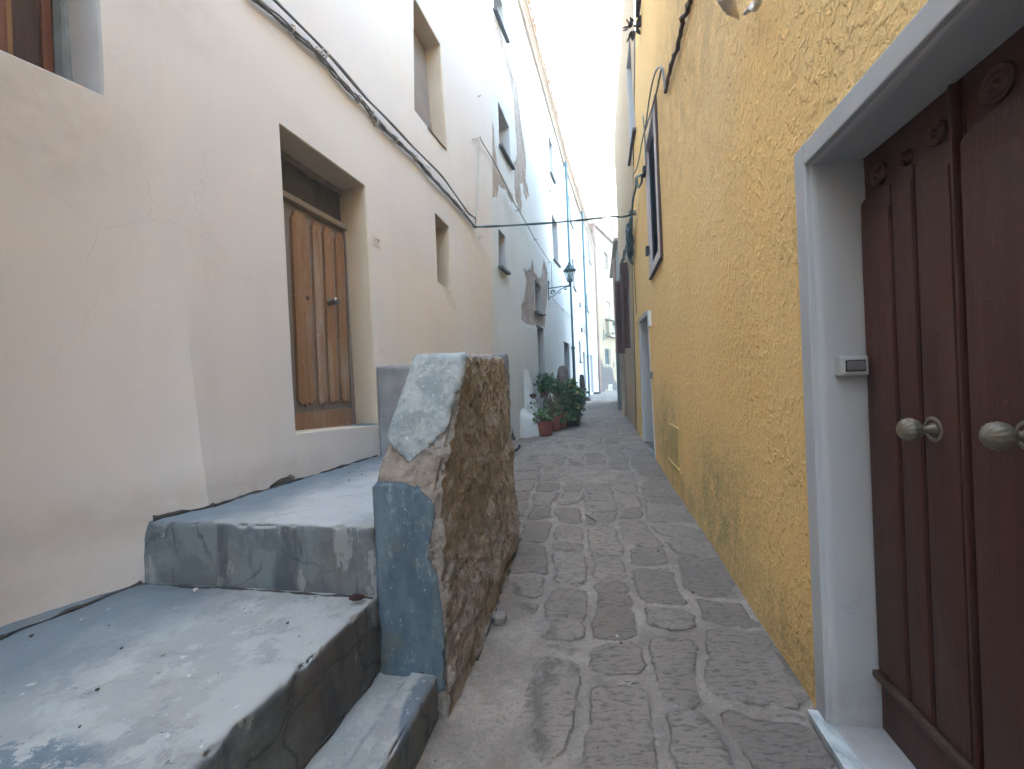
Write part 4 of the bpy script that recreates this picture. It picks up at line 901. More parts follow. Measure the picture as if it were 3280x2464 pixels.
for k in range(nsl):
    z = lz0 + .08 + (lz1 - lz0 - .16)*(k + .5)/nsl; up = np.array([0, 0, 1.])*.75 - WY.n*.66; up /= np.linalg.norm(up); nn = np.cross(WY.e, up)
    m.box(WY.P((lsn + lsf)/2, z, so - .022), WY.e, up, nn, (lsf - lsn - .12, .052, .007))
panel(m, WY, lsn, lsf, lz0, lz1, so - .06, .01, 0)
m.build('louvered_shutter', LOUV, wn)
for z in (lz0 + .22, lz1 - .35): m = MB(); panel(m, WY, lsf - .02, lsf + .10, z, z + .13, .075, .05, .006); m.build('hinge', IRON, wn)
# hatch
hq = WY.q('C', [(1520, 792), (1600, 838), (1606, 1185), (1528, 1092)]); hs0, hs1, hz0, hz1 = rng_of(hq, 0)
ha = thing('meter_hatch', 'flat yellow painted metal hatch low in the yellow stucco wall', 'hatch', WY.P(hs0, hz0))
m = MB(); quad_panel(m, WY, hq, .018, .03); m.build('cover', flat('yellow_hatch_paint', (.50, .36, .13), .6, .15, 5, .1), ha)
m = MB(); c = np.mean(hq, 0); panel(m, WY, hs0 - .025, hs1 + .015, hz0 - .03, hz0 + .02, .03, .04, .008); m.build('lip', flat('yellow_lip_paint', (.48, .33, .11), .7, .2, 8, .2), ha)
m = MB(); m.lathe(WY.P(c[0], hq[1][1] - .06, .018), WY.n, [(0, .008), (.004, .008), (.006, .002)], 10); m.build('lock', IRON, ha)
# broken ceramic fixture at the top of the picture
cp = [WY.px('P', *p, .05) for p in ((966, 140), (985, 90), (1010, 40), (1030, -15), (1050, -70))]
m = MB(); m.tube(smooth_path([WY.P(s, z, .05 + .03*i) for i, (s, z) in enumerate(cp)], 5), list(np.concatenate([np.linspace(.003, .028, 12), np.linspace(.028, .04, 9)])), 9)
hook = [WY.px('P', *p, .05) for p in ((1022, 85), (1036, 60), (1048, 30), (1052, 52), (1068, 62), (1090, 40), (1105, 5), (1112, -40))]
m.tube(smooth_path([WY.P(s, z, .05) for s, z in hook], 4), .013, 7)
V = np.array(m.V); V += .012*np.stack([fbm(V, 14, 3, k) for k in (1, 5, 9)], 1); m.V = [tuple(v) for v in V]
tag(m.build('broken_bracket', CERAM, None, True, base=WY.P(*cp[2])), 'broken pale ceramic bracket high on the yellow wall left of the double door', 'bracket')

# ------------------------------------------------------------------ right: pinkish house beyond, brown shutters
WP = Wall(11.3, .865 - .015, -1); PS1 = WP.px('B', 1152, 750)[0]
pk = thing('pinkish_house', 'pinkish stuccoed house joining the yellow house with tall brown shutters', 'house', WP.P(11.5, .3))
pw = WP.q('A', [(1212, 530), (1234, 260), (1284, 1000), (1236, 1130)]); s0, s1, z0, z1 = rng_of(pw, 0); PW = [(s0 + .1, z0 + .1), (s1, z0), (s1, z1 - .1), (s0 + .1, z1)]
PS0 = WY.at(10.4) + .005; PW = [(max(s, PS0 + .15), z) for s, z in PW]
PW = [(8.25, 6.1), (9.45, 6.1), (9.42, 8.05), (8.5, 8.08)]
sw0, sw1, swz0, swz1 = 11.05, 13.0, 2.33, 4.35
PS1 = max(PS1, sw1 + .35)
build_wall('wall', pk, WP, [(PS0, -.2), (PS1, -.2), (PS1, 9.62), (7.005, 9.62), (7.455, 7.7), (9.955, 4.2)], [(PW, .3, 1), ([(sw0, swz0), (sw1, swz0), (sw1, swz1), (sw0, swz1)], .25, 1)], [PINK, REVEAL], .14, None, rough=.014)
shell('side_wall', pk, WP, PS0, PS1, -.2, 9.62, 6., PINK, .45)
window(pk, WP, PW, .3, GREYSHUT, GREYSHUT, SILL, .05); window(pk, WP, [(sw0, swz0), (sw1, swz0), (sw1, swz1), (sw0, swz1)], .25, GLASS, SHUTBR)
def shutter_leaf(s, z0, z1, w):
    m = MB(); ax = WP.n*1. ; th = WP.e
    c = WP.P(s, (z0 + z1)/2, .03 + w/2)
    for a in (-1, 1): m.box(c + ax*a*(w/2 - .03), ax, (0, 0, 1), th, (.06, z1 - z0, .05), .004)
    for zz in (-1, 0, 1): m.box(c + np.array([0, 0, zz*((z1 - z0)/2 - .04)]), ax, (0, 0, 1), th, (w - .12, .08, .05), .004)
    for k in range(30):
        z = -(z1 - z0)/2 + .1 + (z1 - z0 - .2)*k/29; up = np.array([0, 0, .8]) + th*.6; up /= np.linalg.norm(up)
        m.box(c + np.array([0, 0, z]), ax, up, np.cross(ax, up), (w - .12, .055, .008))
    m.box(c + th*.012, ax, (0, 0, 1), th, (w - .1, z1 - z0 - .1, .006))
    return m.build('shutter', SHUTBR, pk)
shutter_leaf(sw0 - .02, swz0 - .05, swz1 + .05, .18); shutter_leaf(sw1 + .0, swz0 - .05, swz1 + .05, .23)
gp = ground('C', 1165, 738)
m = MB(); m.box(np.array([WP.P(PS1 - 1.0, 0, .08)[0], WP.P(PS1 - 1.0, 0, .08)[1], 1.3]), WP.e, (0, 0, 1), WP.n, (.15, 2.1, .15), .03); m.build('conduit', PIPET, pk)
# grey house beyond with a copper-coloured downpipe on its corner
gp = ground('C', 1106, 680); gp[1] += .0
sg_ = float(gp @ WP.e); og = float((.85 - gp @ WP.N))
zt_ = atY('B', 1118, 492, gp[1])[2]
gh = thing('grey_house', 'low grey plastered house standing forward beyond the pinkish house', 'house', WP.P(PS1 + 1, .4))
m = MB(); m.box(WP.P(PS1 + .02 + 2.6, zt_/2, og - .10 - 2.0), WP.e, (0, 0, 1), WP.n, (5.2, zt_, 4.0), .02); m.build('wall', GREYP, gh)
m = MB(); m.box(WP.P(PS1 + 2.6, zt_ + .06, og - 2.05), WP.e, (0, 0, 1), WP.n, (5.4, .12, 4.2), .03); m.build('roof', TILE, gh)
m = MB(); zp = atY('B', 1105, 545, gp[1])[2]; zc = atY('B', 1140, 1240, gp[1])[2]; g0_ = float(gz(gp[1]))
m.tube([(gp[0], gp[1], zc), (gp[0], gp[1], zp)], .062, 12); m.tube([(gp[0], gp[1], zc - .06), (gp[0], gp[1], zc + .06)], .08, 12); autosmooth(m.build('drainpipe', PIPEP, gh))
m = MB(); m.tube([(gp[0], gp[1], g0_ + .06), (gp[0], gp[1], zc)], .07, 12); m.tube([(gp[0], gp[1], g0_ + .1), (gp[0] - .03, gp[1] - .06, g0_ + .01)], .07, 12); autosmooth(m.build('drainpipe', PIPEG, gh))
# odd bits high on the right
s, z = WP.px('A', 1232, 205, .15); m = MB(); c = WP.P(s, z, .1)
for k in range(26): d = rng.normal(size=3); m.leaf(c + d*np.array([.03, .05, .02]), d, rng.normal(size=3), .12, .06)
m.tube([WP.P(s, z, -.05), c], .02, 5); tag(m.build('dry_weed', DSTONE, None, base=WP.P(s, z)), 'dark dry weed tuft growing from the top of the pinkish wall', 'weed')
a, b = WY.px('A', 1300, -60, .06), WY.px('A', 1287, 125, .06)
m = MB(); m.tube([WY.P(*a, .06), WY.P(*b, .06)], [.05, .03], 8); tag(m.build('rusty_rod', SHUTBR, None, True, base=WY.P(*b)), 'rusty brown rod hanging at the top of the yellow wall', 'rod')

# ------------------------------------------------------------------ blocks of cement: stairs and parapet
def block(rings, res, top=True):
    """rings of 4 corners bottom -> top; returns V, F, dist to nearest edge, side id"""
    Rg = np.array(rings, float); hs = [0]
    for a, b in zip(Rg[:-1], Rg[1:]): hs.append(hs[-1] + np.linalg.norm((b - a).mean(0)))
    hs = np.array(hs); nr = max(2, int(hs[-1]/res)); ht = np.linspace(0, hs[-1], nr + 1)
    def lev(h):
        k = min(np.searchsorted(hs, h, 'right') - 1, len(hs) - 2); t = (h - hs[k])/(hs[k + 1] - hs[k]); return Rg[k]*(1 - t) + Rg[k + 1]*t
    Lv = np.array([lev(h) for h in ht]); tp = Lv[-1]
    n02 = max(2, int(max(np.linalg.norm(tp[1] - tp[0]), np.linalg.norm(tp[3] - tp[2]))/res)); n13 = max(2, int(max(np.linalg.norm(tp[2] - tp[1]), np.linalg.norm(tp[0] - tp[3]))/res))
    V = []; F = []; E = []; S = []
    for k in range(4):
        n = n02 if k % 2 == 0 else n13; b = len(V); A, B = Lv[:, k], Lv[:, (k + 1) % 4]
        for i in range(nr + 1):
            L = np.linalg.norm(B[i] - A[i])
            for j in range(n + 1):
                V.append(A[i] + (B[i] - A[i])*j/n); E.append(min(L*j/n, L*(1 - j/n), hs[-1] - ht[i])); S.append(k)
        F += [(b + i*(n + 1) + j, b + i*(n + 1) + j + 1, b + (i + 1)*(n + 1) + j + 1, b + (i + 1)*(n + 1) + j) for i in range(nr) for j in range(n)]
    b = len(V)
    for i in range(n13 + 1):
        for j in range(n02 + 1):
            u, v = j/n02, i/n13; p = tp[0]*(1 - u)*(1 - v) + tp[1]*u*(1 - v) + tp[2]*u*v + tp[3]*(1 - u)*v
            V.append(p); E.append(min(u*np.linalg.norm(tp[1] - tp[0]), (1 - u)*np.linalg.norm(tp[1] - tp[0]), v*np.linalg.norm(tp[2] - tp[1]), (1 - v)*np.linalg.norm(tp[2] - tp[1]))); S.append(4)
    F += [(b + i*(n02 + 1) + j, b + i*(n02 + 1) + j + 1, b + (i + 1)*(n02 + 1) + j + 1, b + (i + 1)*(n02 + 1) + j) for i in range(n13) for j in range(n02)]
    V = np.array(V); key = np.round(V/1e-5).astype(np.int64); u, ix, inv = np.unique(key, axis=0, return_index=True, return_inverse=True); inv = inv.ravel()
    E = np.array(E); S = np.array(S); E2 = np.full(len(u), 9.); np.minimum.at(E2, inv, E)
    return V[ix], np.array([[inv[i] for i in f] for f in F]), E2, S[ix]
def normals(V, F):
    a = V[F]; n = np.cross(a[:, 2] - a[:, 0], a[:, 3] - a[:, 1]); N = np.zeros_like(V)
    for k in range(4): np.add.at(N, F[:, k], n)
    return N/(np.linalg.norm(N, axis=1)[:, None] + 1e-12)
def quadring(pts, z): return [(x, y, z) for x, y in pts]
st = thing('cement_stairs', 'worn pale cement stairs with two wide landings in the left foreground', 'stairs', (-1.4, 1.6, 0))
def landing(name, rings, res, round_=.010, chip=.05, wob=.008, dip=None):
    V, F, E, S = block(rings, res); N = normals(V, F)
    d = wob*fbm(V, 3, 3, 4) + .0035*fbm(V, 16, 3, 8) - round_*(1 - np.clip(E/.02, 0, 1))**2 - chip*np.clip(fbm(V, 9, 5, 12, .65) - .02, 0, 1)*np.exp(-E/.020)*2.4
    if dip is not None: V[:, 2] -= dip(V)
    return obj(name, V + N*d[:, None], F, STEPS, st, None, True)
landing('landing', [quadring([(-2.95, -.5), (-1.20, -.5), (-.632, 2.02), (-2.3, 2.5)], z) for z in (-.02, .57)], .016)
landing('landing', [quadring([(-2.25, 2.255), (-.640, 1.945), (-.36, 4.2), (-1.6, 4.5)], z) for z in (-.02, .885)], .016)
dirs = np.array([-.20, -.45]); 
def dipf(V):
    a = np.array([-.505, 1.90]); dv = np.array([-.24, -1.])/np.linalg.norm([-.24, -1.]); r_ = V[:, :2] - a; side = r_[:, 0]*dv[1] - r_[:, 1]*dv[0]
    return np.where(V[:, 2] > .15, .018*sstep(-.006, .006, side)*1., 0)
landing('step', [quadring([(-1.02, .3), (-.715, .3), (-.375, 1.90), (-.66, 1.98)], z) for z in (-.02, .245)], .012, .012, .022, .004, dipf)

GRITSHADE = flat('grit_shade', (.060, .058, .058), .95, .5, 30, .8)  # dark lumps stand for dirt and for the shadow in the junctions
def junction(name, A, B, r, m_, parent, seed=0, n=None, gap=.35):
    A, B = np.array(A, float), np.array(B, float); L = np.linalg.norm(B - A); n = n or int(L/.018); t = np.linspace(0, 1, n); P = A + (B - A)*t[:, None]
    q = np.stack([t*L, np.full(n, seed*3.7), np.zeros(n)], 1); P = P + .012*np.stack([fbm(q, 9, 3, seed), fbm(q, 9, 3, seed + 1), .4*fbm(q, 14, 2, seed + 2)], 1)
    rr = r*np.clip(.55 + 1.3*fbm(q, 11, 4, seed + 5) + gap, .12, 2.2); k = MB(); k.tube(list(P), list(rr), 7); return k.build(name, m_, parent, True)
wl_ = lambda x, y, z: WC.P(float(np.array([x, y, 0]) @ WC.e), z, float(coffs(np.array([float(np.array([x, y, 0]) @ WC.e)]), np.array([z]))[0]) + .005)
for i, (a, b, z, r_) in enumerate((((-2.55, .2), (-2.0, 2.2), .572, .010), ((-2.0, 2.24), (-1.72, 2.42), .888, .013), ((-1.72, 2.42), (-1.27, 4.0), .888, .009))):
    junction('dirt_shade_line', wl_(*a, z), wl_(*b, z), r_, GRITSHADE, st, i)
junction('dirt_shade_line', (-2.0, 2.185, .572), (-.66, 1.925, .572), .008, GRITSHADE, st, 11, gap=.1); junction('dirt_shade_line', (-.652, 1.935, .235), (-1.0, .4, .235), .007, GRITSHADE, st, 13, gap=.1)
junction('dirt_shade_line', (-.60, 1.938, .24), (-.37, 1.885, .245), .006, GRITSHADE, st, 15, gap=.1)
pa = thing('parapet_wall', 'rough broken stone parapet beside the stairs with flaking blue-grey cement on its end', 'parapet', (-.35, 2.6, .05))
rings = [[(-.635, 1.95, -.02), (-.322, 1.872, -.02), (.02, 3.86, -.02), (-.40, 3.95, -.02)],
         [(-.636, 1.95, .26), (-.330, 1.885, .26), (.03, 3.86, .26), (-.40, 3.95, .26)],
         [(-.645, 1.955, .75), (-.375, 1.915, .75), (.0, 3.84, .75), (-.40, 3.93, .75)],
         [(-.655, 1.965, 1.07), (-.355, 1.950, 1.05), (-.015, 3.82, 1.08), (-.38, 3.9, 1.08)],
         [(-.575, 2.07, 1.36), (-.285, 2.04, 1.36), (-.03, 3.8, 1.40), (-.36, 3.86, 1.40)],
         [(-.490, 2.20, 1.665), (-.232, 2.15, 1.655), (-.055, 3.75, 1.745), (-.33, 3.82, 1.745)]]
V, F, E, S = block(rings, .0105); N = normals(V, F); U = to_v(V)
jit = np.stack([fbm(V, 22, 3, 31), fbm(V, 22, 3, 37)], 1)*22 + np.stack([fbm(V, 70, 2, 41), fbm(V, 70, 2, 47)], 1)*8
front = (S == 0) | ((S == 4) & (V[:, 1] < 2.45)) | (E < .012) & (V[:, 1] < 2.24)
light = [(890, 750), (1016, 750), (1003, 805), (987, 862), (968, 925), (928, 966), (886, 998), (860, 978), (833, 950), (845, 890), (866, 830)]
dark = [(786, 1040), (860, 1041), (900, 1052), (936, 1082), (945, 1105), (932, 1160), (926, 1200), (946, 1240), (958, 1300), (972, 1380), (960, 1445), (962, 1495), (800, 1495), (796, 1290)]
tan_ = [(780, 940), (835, 950), (886, 1000), (926, 966), (950, 950), (940, 1120), (780, 1120)]
def sdist(P, poly):
    d = np.full(len(P), 1e9); n = len(poly)
    for i in range(n):
        a = np.array(poly[i], float); b_ = np.array(poly[(i + 1) % n], float); ab = b_ - a; t = np.clip(((P - a) @ ab)/(ab @ ab), 0, 1); d = np.minimum(d, np.linalg.norm(P - a - t[:, None]*ab, axis=1))
    return np.where(pip(P, poly), d, -d)
D = {k: np.where(front, np.clip(sdist(U, q), -40, 40), -40.) for k, q in (('d_light', light), ('d_dark', dark), ('d_tan', tan_))}
fz = fbm(V, 30, 3, 31)*14
sm = np.maximum(sstep(-6, 6, D['d_light'] + fz), sstep(-6, 6, D['d_dark'] + fz)); tz = sstep(-8, 8, D['d_tan'] + fz)*(1 - sm)
amp = .030*(1 - sm)*(1 - .4*tz) + .006*sm
nb = amp*(fbm(V, 5, 4, 51)*1.1 + .8*fbm(V*np.array([1, 1, .6]), 15, 4, 55)) + (.013*(1 - sm) + .002*sm)*fbm(V, 48, 3, 59)
nb += .012*sm - .018*(1 - np.clip(E/.03, 0, 1))**2*(1 - .55*sm)
nb += np.where(S == 1, .035*np.sin(np.clip(V[:, 2]/1.65, 0, 1)*math.pi)*(.5 + fbm(V, 1.6, 2, 61)), 0)
nb -= np.where(S == 1, .05*np.clip(.25 - V[:, 2], 0, .25)*4*np.clip(fbm(V, 3, 2, 63) + .3, 0, 1), 0)
V2 = V + N*nb[:, None]
obj('body', V2, F, PARA, pa, None, True, attrs=D)
junction('dirt_shade_line', (-.24, 2.25, .062), (.03, 3.9, .11), .007, GRITSHADE, pa, 21)
# cross wall closing the landing against the house
def pl2(x): return x
hx = WC.P(WC.at(4.05), 0); V, F, E, S = block([[(hx[0] - .0, hx[1] - .0, z1), (-.36, 3.75, z1), (-.33, 3.95, z1), (hx[0] + .05, hx[1] + .2, z1)] for z1 in (.7, 1.72)], .03)
N = normals(V, F); V = V + N*(.010*fbm(V, 6, 4, 3) + .004*fbm(V, 30, 2, 5) - .012*(1 - np.clip(E/.03, 0, 1))**2)[:, None]
obj('cross_wall', V, F, [flat('grey_render', (.25, .25, .265), .92, .3, 5, .5, fine=35)], pa, None, True)
c = atY('B', 255, 1300, 3.95); V, F, E, S = block([[(c[0] - .12, 3.84, z), (c[0] + .05, 3.84, z), (c[0] + .06, 4.0, z), (c[0] - .12, 4.0, z)] for z in (.1, c[2] + .035)], .02)
N = normals(V, F); V = V + N*(.012*fbm(V, 9, 3, 3) - .01*(1 - np.clip(E/.02, 0, 1)))[:, None]; obj('end_render', V, F, [flat('lilac_render', (.20, .20, .225), .9, .25, 6, .5)], pa, None, True)

# ------------------------------------------------------------------ ground and paved street
gv = []; 
for y in (-300, -40, 22, 600):
    for x in (-400, 400): gv.append((x, y, float(gz(y)) - .35))
tag(obj('ground', gv, [(0, 1, 3, 2), (2, 3, 5, 4), (4, 5, 7, 6)], TAN), kind='structure')
rows = [-6, -4, -2, 0, .8]; y = 1.1
while y < 24: rows.append(y); y += max(.012, .0062*y)
while y < 60: rows.append(y); y += .6
rows = np.array(rows); nc = 215
TH = R(12.8)
xl = (-2.75 + math.sin(R(14.5))*rows)/math.cos(R(14.5)); xr = (.98 + math.sin(R(11.3))*rows)/math.cos(R(11.3)) + np.clip(rows - 15, 0, 12)*1.2
u01 = np.linspace(0, 1, nc); X = xl[:, None] + (xr - xl)[:, None]*u01[None]; Y = np.repeat(rows[:, None], nc, 1)
Uu = X*math.cos(TH) - Y*math.sin(TH); Ww = X*math.sin(TH) + Y*math.cos(TH)
P2_ = np.stack([Uu, Ww, np.zeros_like(Uu)], -1)
wu_ = Uu + .075*fbm(P2_, 1.9, 3, 71) + .030*fbm(P2_, 6, 3, 73) + .012*fbm(P2_, 16, 2, 74); ww = Ww + .10*fbm(P2_, 2.0, 3, 75) + .045*fbm(P2_, 6, 3, 77) + .014*fbm(P2_, 17, 2, 78)
jl = np.interp(ww, [0, 2, 2.6, 3.4, 4.9, 6.1, 8.4, 13.2, 20, 40], [-.19, -.19, -.19, -.23, -.33, -.42, -.51, -.71, -1.0, -1.6]); jr = np.interp(ww, [1.2, 2, 2.7, 3.35, 4, 8.9, 18, 40], [.20, .13, .10, .07, .045, -.18, -.36, -.9])
r2 = jr + np.interp(ww, [1.5, 2.1, 2.6, 3.5, 4.4, 9], [.30, .26, .32, .36, .29, .40]); rw = .84 + .0*ww
bnds = [jl - 1.55, jl - 1.05, jl - .62, jl - .30, jl, jr, r2, rw, rw + 2., rw + 4.]
colid = sum((wu_ > b).astype(int) for b in bnds); dcol = np.min([np.abs(wu_ - b) for b in bnds], 0)
rsd = np.random.default_rng(3); dn = np.full(X.shape, 9.); rid = np.zeros(X.shape)
for cidx in range(len(bnds) + 1):
    brs = [-7.]; 
    while brs[-1] < 70: brs.append(brs[-1] + rsd.uniform(.24, .62)*(1.25 if cidx == 5 else 1.))
    brs = np.array(brs); skew = .30*rsd.normal(size=len(brs))
    mk = colid == cidx; lw_ = (ww + .10*(wu_ - .2)*(1 if cidx > 5 else -.6))[mk]; k = np.clip(np.searchsorted(brs, lw_) - 1, 0, len(brs) - 2); lw_ = lw_ + np.clip(skew[k], -.5, .5)*(wu_[mk] - wu_[mk].mean())*.35; k = np.clip(np.searchsorted(brs, lw_) - 1, 0, len(brs) - 2)
    dn[mk] = np.minimum(lw_ - brs[k], brs[k + 1] - lw_); rid[mk] = (np.sin(k*12.9898 + cidx*78.233)*43758.5453) % 1
dj = np.minimum(dcol, dn); mw = .013 + .016*np.clip(fbm(P2_, 2.6, 3, 81) + .25, 0, 1)
# corner rounding
dj2 = np.where((dcol < .10) & (dn < .10), .10 - np.sqrt((.10 - np.clip(dcol, 0, .10))**2 + (.10 - np.clip(dn, 0, .10))**2), dj)
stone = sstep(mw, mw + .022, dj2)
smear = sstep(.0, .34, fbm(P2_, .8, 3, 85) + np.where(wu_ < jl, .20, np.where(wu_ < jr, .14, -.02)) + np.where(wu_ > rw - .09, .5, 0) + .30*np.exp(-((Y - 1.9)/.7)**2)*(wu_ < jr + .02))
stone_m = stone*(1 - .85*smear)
Zs = gz(Y) + .012*stone*(1 - .6*smear) + stone*(.010*fbm(P2_, 9, 4, 91) + .006*(rid - .5)*2) + .010*fbm(P2_, 1.3, 3, 95) + .0035*fbm(P2_, 40, 3, 97) + .03*np.clip((wu_ - (rw - .10))/.12, 0, 1)*(rid*0 + 1)*.5
V = np.stack([X, Y, Zs], -1).reshape(-1, 3); nR = len(rows)
ii, jj = np.meshgrid(np.arange(nR - 1), np.arange(nc - 1), indexing='ij'); b = (ii*nc + jj).ravel()
F = np.stack([b, b + 1, b + nc + 1, b + nc], 1)
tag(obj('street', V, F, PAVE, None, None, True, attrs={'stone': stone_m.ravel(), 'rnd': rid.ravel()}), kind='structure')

# ------------------------------------------------------------------ stones, pots and plants along the white wall
def rock(name, c, rad, label, cat='stone', mat_=None, amp=.22, sub=4, seed=1, lean=(0, 0), flat_=1., group=None):
    bm = bmesh.new(); bmesh.ops.create_icosphere(bm, subdivisions=sub, radius=1.); bm.verts.index_update()
    V = np.array([v.co[:] for v in bm.verts]); F = [[v.index for v in f.verts] for f in bm.faces]; bm.free()
    q = V.copy(); k = np.sign(V)*np.abs(V)**.6
    V = k*(1 + amp*fbm(q + seed*7.1, 1.3, 3, seed) + amp*.35*fbm(q + seed*3.3, 4, 3, seed + 3))[:, None]*np.array(rad)*.92
    V[:, 0] += lean[0]*V[:, 2]; V[:, 1] += lean[1]*V[:, 2]
    c = np.array(c, float); o = obj(name, V + c, F, mat_ or STONE, None, None, True, base=(c[0], c[1], c[2] - rad[2]))
    return tag(o, label, cat, group)
def pot(parent, c, r, h, m, seg=28, rim=.035, saucer=True, wobs=.0):
    k = MB(); k.lathe(c, (0, 0, 1), [(.012, r*.74), (.03, r*.77), (h - rim, r*.93), (h - rim, r*1.0), (h, r*1.02), (h, r*.93), (h - .05, r*.88)], seg); p = autosmooth(k.build('pot', m, parent), 40)
    if saucer: k = MB(); k.lathe(c, (0, 0, 1), [(0, r*.80), (.005, r*.86), (.028, r*.90), (.028, r*.84), (.012, r*.78)], seg); autosmooth(k.build('saucer', m, parent), 40)
    k = MB(); k.lathe(c, (0, 0, 1), [(h - .055, r*.87), (h - .045, r*.5), (h - .04, .005)], seg); k.build('soil', SOIL, parent)
def foliage(parent, blobs, n, L, m, name='foliage', droop=.3, stems=0, root=None, lobes=0, seed=0):
    r = np.random.default_rng(seed); k = MB(); tips = []
    tot = sum(b[1][0]*b[1][1]*b[1][2] for b in blobs)
    for c, rad in blobs:
        c = np.array(c); rad = np.array(rad)
        for _ in range(int(n*rad.prod()/tot)):
            d = r.normal(size=3); d /= np.linalg.norm(d); q = r.uniform(.25, 1.)**.6
            p = c + d*rad*q*(1 + .25*r.normal()); t = d*.6 + r.normal(size=3)*.6; t[2] -= droop
            nn = np.array([0, -.25, 1.]) + r.normal(size=3)*.5
            l = L*r.uniform(.6, 1.25); k.leaf(p, t, nn, l, l*r.uniform(.8, 1.1), .16, lobes); tips.append(p)
    f = k.build(name, m, parent, True)
    if stems and root is not None:
        s = MB(); root = np.array(root)
        for i in r.choice(len(tips), min(stems, len(tips)), replace=False):
            p = tips[i]; b = root + r.normal(size=3)*np.array([.05, .05, 0]); mid = (b + p)/2 + r.normal(size=3)*.03 + np.array([0, 0, .04])
            s.tube(smooth_path([b, mid, p], 4), np.linspace(.008, .003, 9), 5, False)
        s.build('stem', STEM, parent, True)
    return f
def E3(x, y, Y): return atY('E', x, y, Y)
# front pot with geranium
b = ground('E', 450, 1418); c = np.array([b[0], b[1] + .17, gz(b[1] + .17) + .012]); rr = .232
p1 = thing('potted_geranium', 'terracotta pot with a straggly geranium nearest the camera, one tall dried flower head', 'potted plant', c)
pot(p1, c, rr, .335, TERRA)
top = c + np.array([0, 0, .32])
foliage(p1, [(top + np.array([-.13, -.04, .10]), (.22, .2, .10)), (top + np.array([-.24, 0, .06]), (.14, .15, .10)), (top + np.array([.03, 0, .17]), (.17, .17, .12)), (top + np.array([.10, -.05, .04]), (.13, .12, .07))], 190, .085, LEAFA, 'foliage', .35, 60, top - np.array([0, 0, .06]), 1, 3)
s = MB(); hd = E3(270, 800, c[1]); md = E3(375, 920, c[1]); s.tube(smooth_path([top, E3(415, 1000, c[1]), md, hd], 5), .007, 6, False)
l2 = E3(240, 955, c[1]); s.tube(smooth_path([top + np.array([-.05, 0, 0]), E3(300, 1040, c[1]), l2], 5), .006, 6, False); s.build('flower_stalk', STEM, p1, True)
k = MB()
for _ in range(70): d = rng.normal(size=3); d /= np.linalg.norm(d); k.leaf(hd + d*np.array([.055, .05, .035])*rng.uniform(.3, 1), d, rng.normal(size=3), .035, .028)
k.build('dried_flower', FLOWER, p1)
k = MB()
for _ in range(12): d = rng.normal(size=3); k.leaf(l2 + d*np.array([.06, .04, .02]), d*np.array([1, 1, .3]), np.array([0, 0, 1.]) + .3*rng.normal(size=3), .075, .06)
k.build('upper_leaves', LEAFA, p1, True)
# second and third pots
b = ground('E', 575, 1352); c = np.array([b[0] + .02, b[1] + .17, gz(b[1] + .17) + .012])
p2 = thing('potted_plant', 'terracotta pot of bare woody stems between the front geranium and the bush', 'potted plant', c)
pot(p2, c, .20, .36, TERRA); top = c + np.array([0, 0, .33]); s = MB()
for _ in range(22):
    e = top + np.array([rng.normal()*.14, rng.normal()*.12, rng.uniform(.25, .75)]); s.tube(smooth_path([top + rng.normal(size=3)*np.array([.05, .05, 0]), (top + e)/2 + rng.normal(size=3)*.04, e], 5), np.linspace(.011, .004, 11), 6, False)
for q in ([(560, 960), (545, 860), (515, 770), (490, 720)], [(590, 1000), (620, 880), (590, 790), (530, 730)], [(575, 1050), (600, 950), (650, 830), (700, 790)]):
    s.tube(smooth_path([top] + [E3(x, y, c[1] + .1) for x, y in q], 5), np.linspace(.022, .011, 21), 7, False)
s.build('stem', STEM, p2, True)
foliage(p2, [(top + np.array([.02, 0, .1]), (.16, .14, .09)), (top + np.array([.0, .1, .35]), (.2, .15, .15))], 110, .07, LEAFA, 'foliage', .4, 0, None, 1, 5)
b = E3(640, 1230, 11.2); c = np.array([b[0], 11.2, gz(11.2) + .012])
p3 = thing('potted_bush', 'large leafy green bush in a wide brown pot, hiding the stones behind it', 'potted plant', c)
pot(p3, c, .30, .40, TERRA)
ctr = E3(800, 850, 11.7)
foliage(p3, [(E3(720, 720, 11.5), (.30, .35, .22)), (E3(850, 800, 11.7), (.36, .4, .30)), (E3(800, 960, 11.5), (.34, .35, .30)), (E3(930, 930, 11.9), (.22, .3, .26)), (E3(610, 690, 11.4), (.18, .2, .12))], 1750, .072, LEAFB, 'foliage', .25, 120, c + np.array([.1, .1, .36]), 0, 7)
foliage(p3, [(E3(880, 640, 11.6), (.20, .18, .20)), (E3(1010, 740, 11.6), (.16, .16, .10)), (E3(830, 610, 11.5), (.12, .12, .12)), (E3(760, 1130, 10.9), (.17, .12, .09))], 130, .10, LEAFA, 'upper_leaves', .35, 0, None, 1, 8)
k = MB()
for x, y in ((825, 640), (950, 750), (965, 965)):
    q = E3(x, y, 11.1)
    for _ in range(7): d = rng.normal(size=3); k.leaf(q + d*.012, d, rng.normal(size=3), .035, .03)
k.build('blossom', flat('pale_yellow_petal', (.60, .46, .16), .6, .15, 20, .0), p3)
c = ground('E', 840, 1215); c = np.array([c[0] - .05, 11.5, gz(11.5)])
p4_ = thing('trailing_plant', 'dark trailing plant spilling to the paving at the right of the pots', 'potted plant', c)
pot(p4_, c, .26, .34, TERRAD, saucer=False)
foliage(p4_, [(E3(830, 1120, 11.3), (.26, .25, .24)), (E3(900, 1060, 11.4), (.20, .2, .2)), (E3(940, 1190, 11.2), (.07, .07, .14))], 620, .05, LEAFD, 'foliage', .7, 70, c + np.array([0, 0, .3]), 0, 9)
